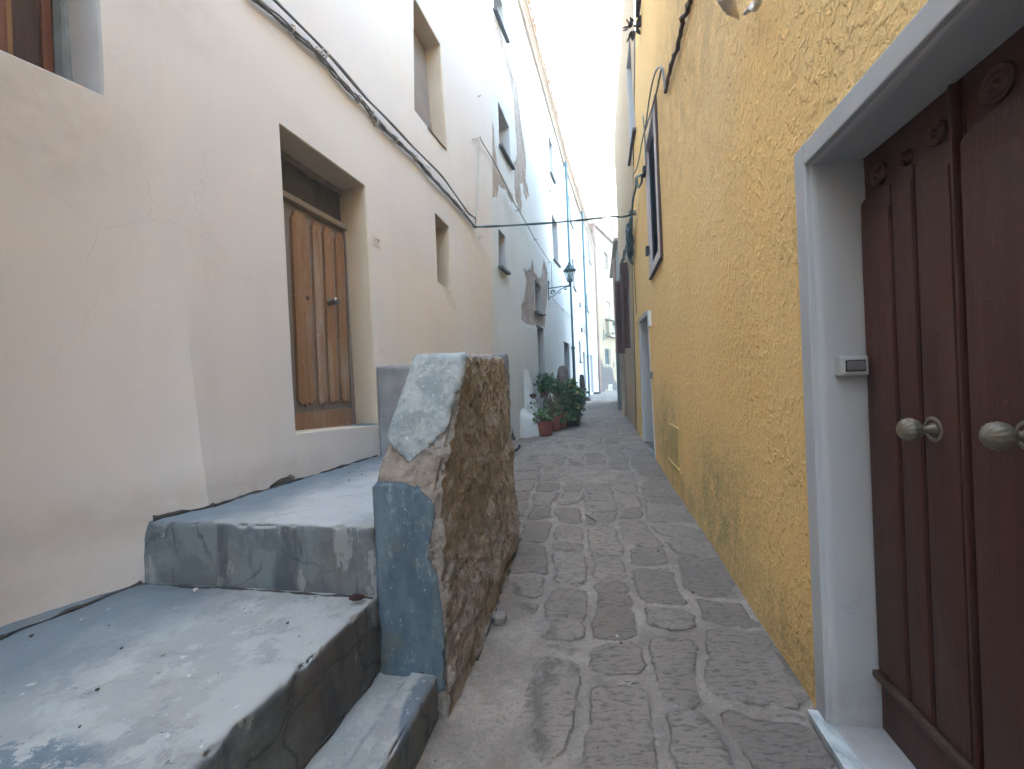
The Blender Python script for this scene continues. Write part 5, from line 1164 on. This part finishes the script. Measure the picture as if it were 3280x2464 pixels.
# planter on a stone block
Yb = 11.3; a0, a1 = E3(390, 0, Yb)[0], E3(555, 0, Yb)[0]; ztop = E3(450, 832, Yb)[2]; zg_ = float(gz(Yb)); xw = a0
rock('stone_block', ((a0 + a1)/2, Yb + .12, (zg_ + ztop)/2), ((a1 - a0)/2*1.08, .16, (ztop - zg_)/2*1.08), 'grey stone block carrying the dark planter by the white wall', 'stone block', STONE, .06, 4, 4)
q0, q1 = E3(388, 830, Yb), E3(500, 738, Yb); c = np.array([(q0[0] + q1[0])/2, Yb + .08, ztop + .005]); hh = q1[2] - q0[2]; w = q1[0] - q0[0]
pl = thing('planter_with_geranium', 'dark brown planter with a bushy plant standing on the stone block', 'potted plant', c)
m = MB(); B_ = [(c[0] + sx*w*.46, c[1] + sy*.11, c[2]) for sx, sy in ((-1, -1), (1, -1), (1, 1), (-1, 1))]; T_ = [(c[0] + sx*w*.53, c[1] + sy*.13, c[2] + hh) for sx, sy in ((-1, -1), (1, -1), (1, 1), (-1, 1))]
m.add(B_ + T_, [(3, 2, 1, 0), (0, 1, 5, 4), (1, 2, 6, 5), (2, 3, 7, 6), (3, 0, 4, 7), (4, 5, 6, 7)]); m.box(c + np.array([0, 0, hh - .015]), (1, 0, 0), (0, 1, 0), (0, 0, 1), (w*1.12, .28, .03), .008); m.build('planter', TERRAD, pl)
foliage(pl, [(E3(450, 600, Yb), (.24, .2, .20)), (E3(540, 530, Yb), (.16, .15, .10)), (E3(430, 510, Yb), (.13, .12, .10)), (E3(480, 680, Yb), (.2, .16, .09)), (E3(400, 630, Yb), (.10, .1, .16))], 330, .078, LEAFB, 'foliage', .2, 60, c + np.array([0, 0, hh]), 1, 11)
# dark piece leaning at the wall
q = E3(250, 1265, 10.0); rock('dark_stone', (q[0], q[1], q[2]), (.05, .05, .11), 'small dark stone leaning against the whitewashed wall beside the front pot', 'stone', DSTONE, .25, 3, 6, (.18, 0))
# standing stones
def standing(x0, x1, ytop, Y, label, seed, lean=(0, 0), mat_=None, thick=.2):
    zg2 = float(gz(Y)) - .05; zt3 = E3((x0 + x1)/2, ytop, Y)[2]; xa, xb = E3(x0, 600, Y)[0], E3(x1, 600, Y)[0]
    rock('standing_stone', ((xa + xb)/2, Y, (zg2 + zt3)/2), ((xb - xa)/2*1.05, thick, (zt3 - zg2)/2*1.06), label, 'standing stone', mat_ or STONE, .17, 5, seed, lean)
standing(630, 822, 350, 14.2, 'tall grey-brown upright stone against the white wall behind the bush', 2, (.02, 0))
standing(982, 1062, 472, 18.2, 'smaller rounded upright stone beyond the first downpipe', 5, (-.03, 0), DSTONE, .16)
standing(960, 1035, 655, 16.4, 'low grey stone at the foot of the dark downpipe', 9, (0, 0), STONE, .15)
q = ground('E', 1055, 880); rock('stone', (q[0], q[1] + .2, q[2] + .1), (.33, .25, .15), 'flat brownish stone on the paving beside the bush', 'stone', STONE, .2, 4, 12)
for i, (x, y, w, h, lab) in enumerate(((1260, 838, 200, 60, 'long dark stone kerb block low at the far bend'), (1255, 775, 120, 42, 'dark stone step on top of the long far block'), (1130, 840, 70, 60, 'grey boulder at the far doorstep'), (1185, 842, 55, 50, 'dark boulder touching the long far block'), (1520, 822, 100, 48, 'pale stone block beside the small far door'))):
    Yf = 29. if i < 4 else 33.
    q = E3(x if i != 0 else 1290, y, Yf); hz = h*.21059/1379*Yf; wz = w*.21059/1379*Yf
    if i == 1: Yf = 29.6; q = E3(x, 780, Yf)
    rock('stone_block', (q[0], Yf + .3, q[2] + hz/2), (wz/2, .4, hz/2*1.1), lab, 'stone block', DSTONE if i != 4 else STONE, .08, 4, 20 + i)
# black bent pipe end by the parapet
q = ground('C', 225, 1035); Yh = q[1]
hk = smooth_path([atY('C', x, y, Yh + d) for x, y, d in ((120, 905, .1), (150, 945, .05), (185, 985, 0), (205, 1008, 0), (228, 1019, 0), (252, 1012, 0), (268, 992, 0), (271, 972, 0))], 5)
m = MB(); m.tube(hk, .022, 10); tag(m.build('bent_pipe', IRON, None, True, base=hk[10]), 'black bent pipe end sticking out beyond the stone parapet', 'pipe')

# ------------------------------------------------------------------ wall lamps
def lantern(name, label, W, base, L, k):
    """bracket fixed at wall point base=(s,z); arm length L; k = size"""
    t = thing(name, label, 'street lamp', W.P(*base)); s, z = base
    A = lambda out, dz, ds=0: W.P(s + ds, z + dz, out)
    m = MB(); m.box(A(.012*k, -.06*k), W.e, (0, 0, 1), W.n, (.07*k, .62*k, .03*k), .008*k)
    m.box(A(.03*k, .22*k), W.e, (0, 0, 1), W.n, (.04*k, .12*k, .04*k), .01*k)
    m.tube([A(.0, .02*k), A(L*.55, .045*k), A(L, .05*k)], .018*k, 8)
    m.tube(smooth_path([A(.02, -.30*k), A(L*.28, -.22*k), A(L*.50, -.08*k), A(L*.72, .0), A(L*.98, .03*k)], 6), .015*k, 8)
    cc = (L*.20, -.12*k); m.tube([A(cc[0] + .085*k*(1 - a/16)*math.cos(a), cc[1] + .085*k*(1 - a/16)*math.sin(a)) for a in np.linspace(0, 10, 40)], .013*k, 6)
    cc = (L*.78, -.035*k); m.tube([A(cc[0] + .05*k*(1 - a/14)*math.cos(-a), cc[1] + .05*k*(1 - a/14)*math.sin(-a)) for a in np.linspace(0, 9, 30)], .010*k, 6)
    m.tube(smooth_path([A(L*.4, -.12*k), A(L*.5, -.18*k), A(L*.56, -.12*k)], 4), .009*k, 6)
    autosmooth(m.build('bracket', TEAL, t), 50)
    c = A(L, .05*k); up = np.array([0, 0, 1.]); a, b2 = W.e, W.n
    m = MB(); m.lathe(c, up, [(0, .02*k), (.02*k, .05*k), (.05*k, .055*k), (.07*k, .03*k), (.10*k, .035*k), (.12*k, .075*k), (.135*k, .075*k)], 16)
    h0, h1, r0, r1 = .13*k, .48*k, .085*k, .185*k; n = 6; V0 = []; V1 = []
    for i in range(n):
        q = 2*math.pi*i/n + .3; d = a*math.cos(q) + b2*math.sin(q); V0.append(c + up*h0 + d*r0); V1.append(c + up*h1 + d*r1); m.tube([V0[-1], V1[-1]], .010*k, 6)
    for i in range(n):
        j = (i + 1) % n; m.tube([V0[i], V0[j]], .010*k, 6); m.tube([V1[i], V1[j]], .012*k, 6); lo = [V0[x] + (V1[x] - V0[x])*.16 for x in (i, j)]; m.tube(lo, .008*k, 5)
    fr_ = autosmooth(m.build('lantern_frame', TEAL, t), 50)
    for i in range(n):
        j = (i + 1) % n; g = MB(); ci = (V0[i] + V1[j])/2 - c; ci[2] = 0; ci /= np.linalg.norm(ci) + 1e-9
        g.prism([V0[i], V0[j], V1[j], V1[i]], -ci*.004); g.build('pane', LAMPGLASS, fr_)
    m = MB(); m.lathe(c, up, [(h1 - .005*k, .18*k), (h1 + .0*k, .235*k), (h1 + .03*k, .232*k), (h1 + .05*k, .20*k), (h1 + .16*k, .115*k), (h1 + .17*k, .10*k)], 6, ref=None)
    m.lathe(c, up, [(h1 + .165*k, .085*k), (h1 + .20*k, .08*k), (h1 + .215*k, .05*k), (h1 + .23*k, .03*k), (h1 + .25*k, .045*k), (h1 + .275*k, .045*k), (h1 + .295*k, .02*k), (h1 + .31*k, .004*k)], 16)
    m.build('lantern_roof', TEAL, t)
    m = MB(); m.lathe(c + up*.14*k, up, [(0, .03*k), (.10*k, .035*k), (.12*k, .05*k), (.2*k, .055*k), (.26*k, .03*k), (.28*k, .004*k)], 12); m.build('bulb', LAMPGL, fr_, True)
    return t
LAMPGLASS = (lambda n: n.done((.75, .85, .85), .05, spec=.5, **{'Transmission Weight': .92, 'IOR': 1.1, 'Alpha': .55}))(NB('clear_lantern_glass'))
lb = W1.px('B', 612, 775, .02); lantern('wall_lantern', 'dark teal wall lantern on a scrolled iron bracket in front of the near downpipe', W1, lb, .74, 1.0)
lb3 = W3.px('B', 1030, 1120, .02); le = .0
lantern('wall_lantern', 'small distant wall lantern on a scrolled bracket against the ochre house', W3, lb3, 1.05, 1.35)

# ------------------------------------------------------------------ cables
def onw(W, out, *segs): return [W.P(*W.px(k, x, y, out), out) for k, x, y in segs]
up_ = onw(WC, .05, ('V', 560, -30), ('V', 592, 0), ('V', 700, 108), ('V', 781, 202), ('F', 1000, 150), ('F', 1200, 365), ('F', 1345, 508), ('F', 1480, 655), ('F', 1600, 820), ('A', 0, 1622), ('A', 55, 1665), ('B', 50, 302))
upp = smooth_path(up_, 5); m = MB()
m.tube(upp, .010, 7); m.tube([p + np.array([0, 0, .012]) + WC.n*.006*math.sin(i*.6) for i, p in enumerate(upp)], .007, 6)
uc = tag(m.build('wall_cable', CABLE, None, True, base=up_[4]), 'upper taut grey cable running diagonally down the cream wall', 'cable')
lo_ = onw(WC, .035, ('V', 525, -30), ('V', 556, 0), ('V', 630, 64), ('V', 690, 122), ('F', 775, 0), ('F', 850, 62), ('F', 940, 168), ('F', 1030, 275), ('F', 1110, 352), ('F', 1270, 503), ('F', 1430, 690), ('F', 1590, 860), ('F', 1662, 950), ('B', 52, 303))
lop = smooth_path(lo_, 5); m = MB()
for a, r_ in ((0, .009), (2.1, .008), (4.2, .007)): m.tube([p + .014*(np.array([0, 0, 1.])*math.cos(a + i*.35) + WC.n*math.sin(a + i*.35)) + .004*rng.normal(size=3) for i, p in enumerate(lop)], r_, 6)
m.tube([p + np.array([0, 0, -.012]) + WC.n*.004*math.sin(i) for i, p in enumerate(lop)], .005, 5)
lc = tag(m.build('cable_bundle', CABLE, None, True, base=lo_[4]), 'lower twisted cable bundle tied with pale clips along the cream wall', 'cable')
for k, x, y in (('F', 830, 42), ('F', 925, 160), ('F', 955, 215), ('F', 1110, 352), ('F', 1345, 575), ('F', 1262, 492), ('V', 702, 118), ('V', 630, 64), ('V', 690, 110)):
    m = MB(); s, z = WC.px(k, x, y, .03); c = WC.P(s, z, .03); m.tube([c + .034*(np.array([0, 0, 1.])*math.cos(a) + WC.n*.9*math.sin(a) + WC.e*.25*math.sin(a*2)) for a in np.linspace(0, 5.9, 12)], .006, 5); m.tube([WC.P(s, z, -.01), c], .008, 5); m.build('cable_clip', CLIP, lc, True)
# the cable across the lane
A0 = WC.P(*WC.px('B', 48, 303, .05), .05); A1 = WY.P(*WY.px('B', 1240, 212, .12), .12); dv = A1 - A0; nv_ = np.array([dv[1], -dv[0], 0]); nv_ /= np.linalg.norm(nv_)
def onplane(k, x, y): d = ray(k, x, y); t = ((A0 - EYE) @ nv_)/(d @ nv_); return d*t + EYE
cr_ = smooth_path([A0] + [onplane('B', x, y) for x, y in ((95, 301), (300, 292), (640, 270), (900, 246), (1090, 225), (1170, 226))] + [A1], 5); m = MB()
m.tube(cr_, .014, 8)
for a in (0, 3): m.tube([p + .015*(np.array([0, 0, 1.])*math.cos(a + i*.5) + nv_*math.sin(a + i*.5)) for i, p in enumerate(cr_)], .005, 5)
tag(m.build('crossing_cable', CABLED, None, True, base=A0), 'thick dark cable spanning the lane from the cream wall to the yellow wall', 'cable')
# thin line from the hook over the white wall
hkp = onw(WC, .04, ('A', 35, 1060), ('A', 62, 1045), ('A', 88, 1036), ('A', 95, 1052)); m = MB(); m.tube(smooth_path(hkp, 4), .010, 6); tag(m.build('cable_hook', CLIP, None, True, base=hkp[0]), 'bent iron cable hook on the edge of the cream wall', 'hook')
drop = smooth_path(onw(WC, .03, ('A', 84, 1050), ('A', 78, 1180), ('A', 72, 1400), ('A', 66, 1590), ('A', 55, 1655)), 4); m = MB(); m.tube(drop, .010, 6); tag(m.build('drop_cable', CABLEP, None, True, base=drop[0]), 'pale cable dropping from the iron hook to the crossing cable', 'cable')
dg = onw(WC, .05, ('A', 92, 1056)) + onw(W1, .10, ('A', 220, 1275), ('A', 350, 1540), ('B', 300, 40), ('B', 380, 172), ('B', 450, 290), ('B', 512, 402), ('B', 618, 565)); dgp = smooth_path(dg, 5); m = MB(); m.tube(dgp, .013, 6)
lp = onw(W1, .08, ('B', 618, 565), ('B', 630, 575), ('B', 633, 640), ('B', 637, 760)); m.tube(smooth_path(lp, 5), .011, 6)
for k, x, y in (('B', 372, 178), ('B', 508, 400), ('B', 616, 570)): s, z = W1.px(k, x, y, .05); m.tube([W1.P(s, z, -.01), W1.P(s, z, .12)], .012, 5)
tag(m.build('feeder_cable', CABLEP, None, True, base=dg[1]), 'thin pale cable slanting across the white wall down to the near lantern', 'cable')
dg = [W1.P(*W1.px(*q, .06), .06) for q in (('B', 640, 845), ('B', 720, 932), ('B', 800, 1000), ('B', 870, 1070))] + [W2.P(*W2.px(*q, .08), .08) for q in (('B', 900, 1100), ('B', 960, 1125), ('B', 1000, 1140))]; m = MB(); m.tube(smooth_path(dg, 5), .013, 6)
for q in (('B', 722, 932), ('B', 800, 998)): s, z = W1.px(*q, .05); m.tube([W1.P(s, z, -.01), W1.P(s, z, .09)], .018, 5)
tag(m.build('feeder_cable', CABLEP, None, True, base=dg[0]), 'thin pale cable continuing from below the near lantern towards the far downpipe', 'cable')
for k, x, y in (('B', 845, 895), ('B', 858, 1085)):
    s, z = W2.px(k, x, y); m = MB(); panel(m, W2, s - .12, s + .12, z - .15, z + .12, .10, .1, .03); tag(m.build('junction_box', CABLE, None, base=W2.P(s, z)), 'small dark junction box %s on the pale house wall' % ('higher' if y < 1000 else 'lower'), 'junction box')
# right-hand cables
yr = smooth_path(onw(WY, .03, ('P', 655, -30), ('P', 610, 100), ('P', 565, 300), ('P', 525, 430), ('P', 480, 610)), 6); m = MB()
m.tube([p + .008*rng.normal(size=3) for p in yr], .020, 6); m.tube([p + .015*np.array([0, 0, 1])*math.sin(i) for i, p in enumerate(yr)], .012, 5); tag(m.build('old_cable', CABLEB, None, True, base=yr[0]), 'old brown cable hanging straight down the upper yellow wall', 'cable')
m = MB()
for pts in ([('P', 482, 600), ('P', 470, 520), ('P', 455, 450), ('P', 415, 480), ('P', 380, 620), ('P', 350, 830), ('P', 330, 920), ('P', 310, 1030), ('P', 290, 1120), ('P', 265, 1165)], [('P', 478, 595), ('P', 458, 455), ('P', 430, 580), ('P', 400, 690), ('P', 370, 790), ('P', 332, 910)], [('P', 332, 770), ('P', 340, 860), ('P', 348, 1010), ('P', 352, 1100)]):
    m.tube(smooth_path(onw(WY, .05, *pts), 5), .011, 6)
tag(m.build('looped_cable', CABLE, None, True, base=WY.P(*WY.px('P', 455, 450))), 'loose grey cables looping from the old brown cable down past the louvred shutter', 'cable')
m = MB()
pa_ = onw(WY, .1, ('D', 850, -40), ('D', 830, 60), ('D', 812, 140), ('D', 815, 215)); m.tube(smooth_path(pa_, 4), .014, 6)
m.tube(smooth_path(onw(WY, .1, ('P', 325, 1165), ('P', 285, 1185), ('P', 285, 1240), ('P', 265, 1330), ('P', 258, 1420)), 5), .020, 6); m.tube(smooth_path(onw(WY, .1, ('P', 325, 1165), ('P', 322, 1210), ('P', 300, 1250), ('P', 290, 1190)), 5), .016, 6)
for dx in (-14, 4, 18): m.tube([p + .008*rng.normal(size=3) for p in smooth_path(onw(WY, .12, ('D', 815 + dx*.3, 205), ('D', 800 + dx, 330), ('D', 775 + dx, 440)), 5)], .020, 7)
cx_, cz_ = WY.px('D', 775, 540, .12); r_ = np.random.default_rng(5)
for k in range(11):
    a0_ = r_.uniform(0, 6); rx, rz = r_.uniform(.08, .26), r_.uniform(.16, .42); off = r_.normal(size=2)*.06; th_2 = r_.uniform(-.5, .5)
    m.tube([WY.P(cx_ + off[0] + rx*math.cos(a), cz_ + off[1] - .05 + rz*math.sin(a) + th_2*.1*math.cos(a), .10 + .05*math.sin(a*2 + k)) for a in np.linspace(a0_, a0_ + 5.6, 22)], r_.uniform(.012, .020), 6)
for dx in (-10, 8, 16): m.tube([p + .010*rng.normal(size=3) for p in smooth_path(onw(WY, .11, ('D', 745 + dx, 640), ('D', 715 + dx, 760), ('D', 680 + dx, 880), ('D', 655 + dx*.6, 1000), ('D', 648 + dx*.5, 1130), ('D', 612 + dx*.5, 1260)), 5)], .016, 6)
tag(m.build('cable_tangle', CABLED, None, True, base=WY.P(cx_, cz_)), 'tangled coil of dark cables where the crossing cable meets the yellow house', 'cable')
s, z = WY.px('D', 850, 152, .05); m = MB(); m.box(WY.P(s, z, .04), WY.e, (0, 0, 1), WY.n, (.1, .07, .2), .01); tag(m.build('cable_bracket', CABLE, None, base=WY.P(s, z)), 'small grey bracket holding the crossing cable on the yellow wall', 'bracket')
hair = smooth_path(onw(WY, .012, ('B', 1255, 475), ('B', 1262, 620), ('B', 1270, 800), ('B', 1280, 960)), 4); m = MB(); m.tube(hair, .007, 5); tag(m.build('hairline_seam', CABLEB, None, True, base=hair[0]), 'thin brown line standing for the hairline seam in the wall right of the brown shutters', 'cable')  # raised tube stands for the hairline seam between the two houses

# ------------------------------------------------------------------ small litter
p = [ground('K', x, y) + np.array([0, 0, .02]) for x, y in ((898, 397), (925, 412), (950, 430))]; m = MB(); m.tube(p, [.008, .010, .006], 6); tag(m.build('twig', TWIG, None, True, base=p[0]), 'short pale twig lying on the paving in the middle of the lane', 'twig')
p = [ground('C', x, y) + np.array([0, 0, .02]) for x, y in ((862, 1500), (905, 1502))]; m = MB(); m.tube(p, [.010, .006], 6); tag(m.build('twig', TWIG, None, True, base=p[0]), 'tiny dark stick on the paving just beyond the pale twig', 'twig')
q = ground('K', 466, 925); rock('stone_chip', (q[0], q[1], q[2] + .02), (.045, .06, .035), 'broken stone chip on the paving at the foot of the parapet', 'stone', TAN, .3, 3, 30)
q = atZ('I', 1080, 665, .60); rock('stone_chip', (q[0], q[1], .595), (.010, .009, .007), 'pale round pebble at the foot of the upper riser', 'pebble', CRUMB, .15, 3, 31)
q = atZ('J', 785, 695, .60); rock('dried_leaf', (q[0] - .01, q[1] - .02, .598), (.030, .016, .012), 'small dark crumpled leaf in the corner beside the parapet end', 'leaf', FLOWER, .5, 3, 32)
for i in range(26):
    if i < 14: x, y, z, dk = rng.uniform(-2.0, -.9), rng.uniform(.6, 2.05), .577, rng.random() < .6
    else: x, y, z, dk = rng.uniform(-1.5, -.75), rng.uniform(2.9, 3.6), .892, True
    if i < 14 and y > 2.25 - (x + 2)*.2: y -= .2
    r0 = rng.uniform(.003, .006)
    rock('crumb', (x, y, z + r0*.4), (r0, r0*1.2, r0*.7), 'tiny crumb of cement lying on the stair landings', 'crumb', DSTONE if dk else CRUMB, .3, 2, 40 + i, group='crumbs scattered on the landings')
for i in range(18):
    y = rng.uniform(1.7, 5.5); x = (.0 + .22*y) + rng.uniform(-.5, .6); x = max(x, -.2 + .14*(y - 1.9) + .1); r0 = rng.uniform(.004, .008)
    rock('crumb', (x, y, gz(y) + .018), (r0, r0*1.3, r0*.8), 'tiny dark crumb lying on the lane paving', 'crumb', DSTONE if rng.random() < .7 else CRUMB, .3, 2, 70 + i, group='crumbs scattered on the paving')
q = ground('C', 800, 1455); m = MB()
for _ in range(46):
    t = rng.random(); pp = ground('C', 795 + 260*t, 1462 - 75*min(1, t*3) + 8*rng.normal()); m.leaf(pp + np.array([0, 0, .012]), rng.normal(size=3)*np.array([1, 1, .15]) + np.array([0, 0, .25]), np.array([0, -.2, 1.]) + .4*rng.normal(size=3), .028, .010)
tag(m.build('weed', LEAFD, None, True, base=q), 'thin dark weeds rooted in a paving joint in the middle of the lane', 'weed')

HAZE = .008
if HAZE:
    hm = bpy.data.materials.new('haze_air'); hm.use_nodes = True; t_ = hm.node_tree; [t_.nodes.remove(n_) for n_ in list(t_.nodes) if n_.type == 'BSDF_PRINCIPLED']
    v_ = t_.nodes.new('ShaderNodeVolumePrincipled'); v_.inputs['Color'].default_value = (.9, .95, 1., 1); v_.inputs['Density'].default_value = HAZE; v_.inputs['Anisotropy'].default_value = .0
    t_.links.new(v_.outputs[0], t_.nodes['Material Output'].inputs['Volume'])
    hb = MB(); hb.box((0, 150, 11.), (1, 0, 0), (0, 1, 0), (0, 0, 1), (820, 920, 27)); tag(hb.build('haze', hm), kind='stuff')

# ------------------------------------------------------------------ camera, sky, sun
cam = bpy.data.cameras.new('Camera'); co = bpy.data.objects.new('Camera', cam); COL.objects.link(co); scene.camera = co
cam.sensor_width = 36.; cam.lens = 36*FPX/3280; cam.clip_end = 2000; cam.clip_start = .02
co.matrix_world = Matrix(((CR, SR, 0, 0), (0, 0, -1, 0), (-SR, CR, 0, H), (0, 0, 0, 1)))
SEL, SAZ = R(9), math.atan2(-.57, .82)
w = bpy.data.worlds.new('World'); scene.world = w; w.use_nodes = True; nt = w.node_tree; bg = nt.nodes['Background']
sk = nt.nodes.new('ShaderNodeTexSky'); sk.sky_type = 'NISHITA'; sk.sun_disc = False; sk.sun_elevation = SEL; sk.sun_rotation = SAZ; sk.dust_density = SKYD; sk.air_density = SKYA; sk.ozone_density = SKYO
nt.links.new(sk.outputs[0], bg.inputs[0]); bg.inputs[1].default_value = SKYS
sun = bpy.data.lights.new('Sun', 'SUN'); sun.energy = 2.; sun.angle = R(.5); sun.color = (1, .93, .82); so_ = bpy.data.objects.new('Sun', sun); COL.objects.link(so_)
sd = Vector((math.cos(SEL)*math.sin(SAZ), math.cos(SEL)*math.cos(SAZ), math.sin(SEL))); so_.rotation_euler = sd.to_track_quat('Z', 'Y').to_euler()
vs = scene.view_settings; vs.view_transform = 'Standard'; vs.look = 'None'; vs.exposure = EXPO; vs.gamma = 1.
scene.render.film_transparent = False
cy = scene.cycles; cy.max_bounces = 14; cy.diffuse_bounces = 12; cy.glossy_bounces = 3; cy.transparent_max_bounces = 8; cy.sample_clamp_indirect = 8
try: cy.use_denoising = True
except Exception: pass
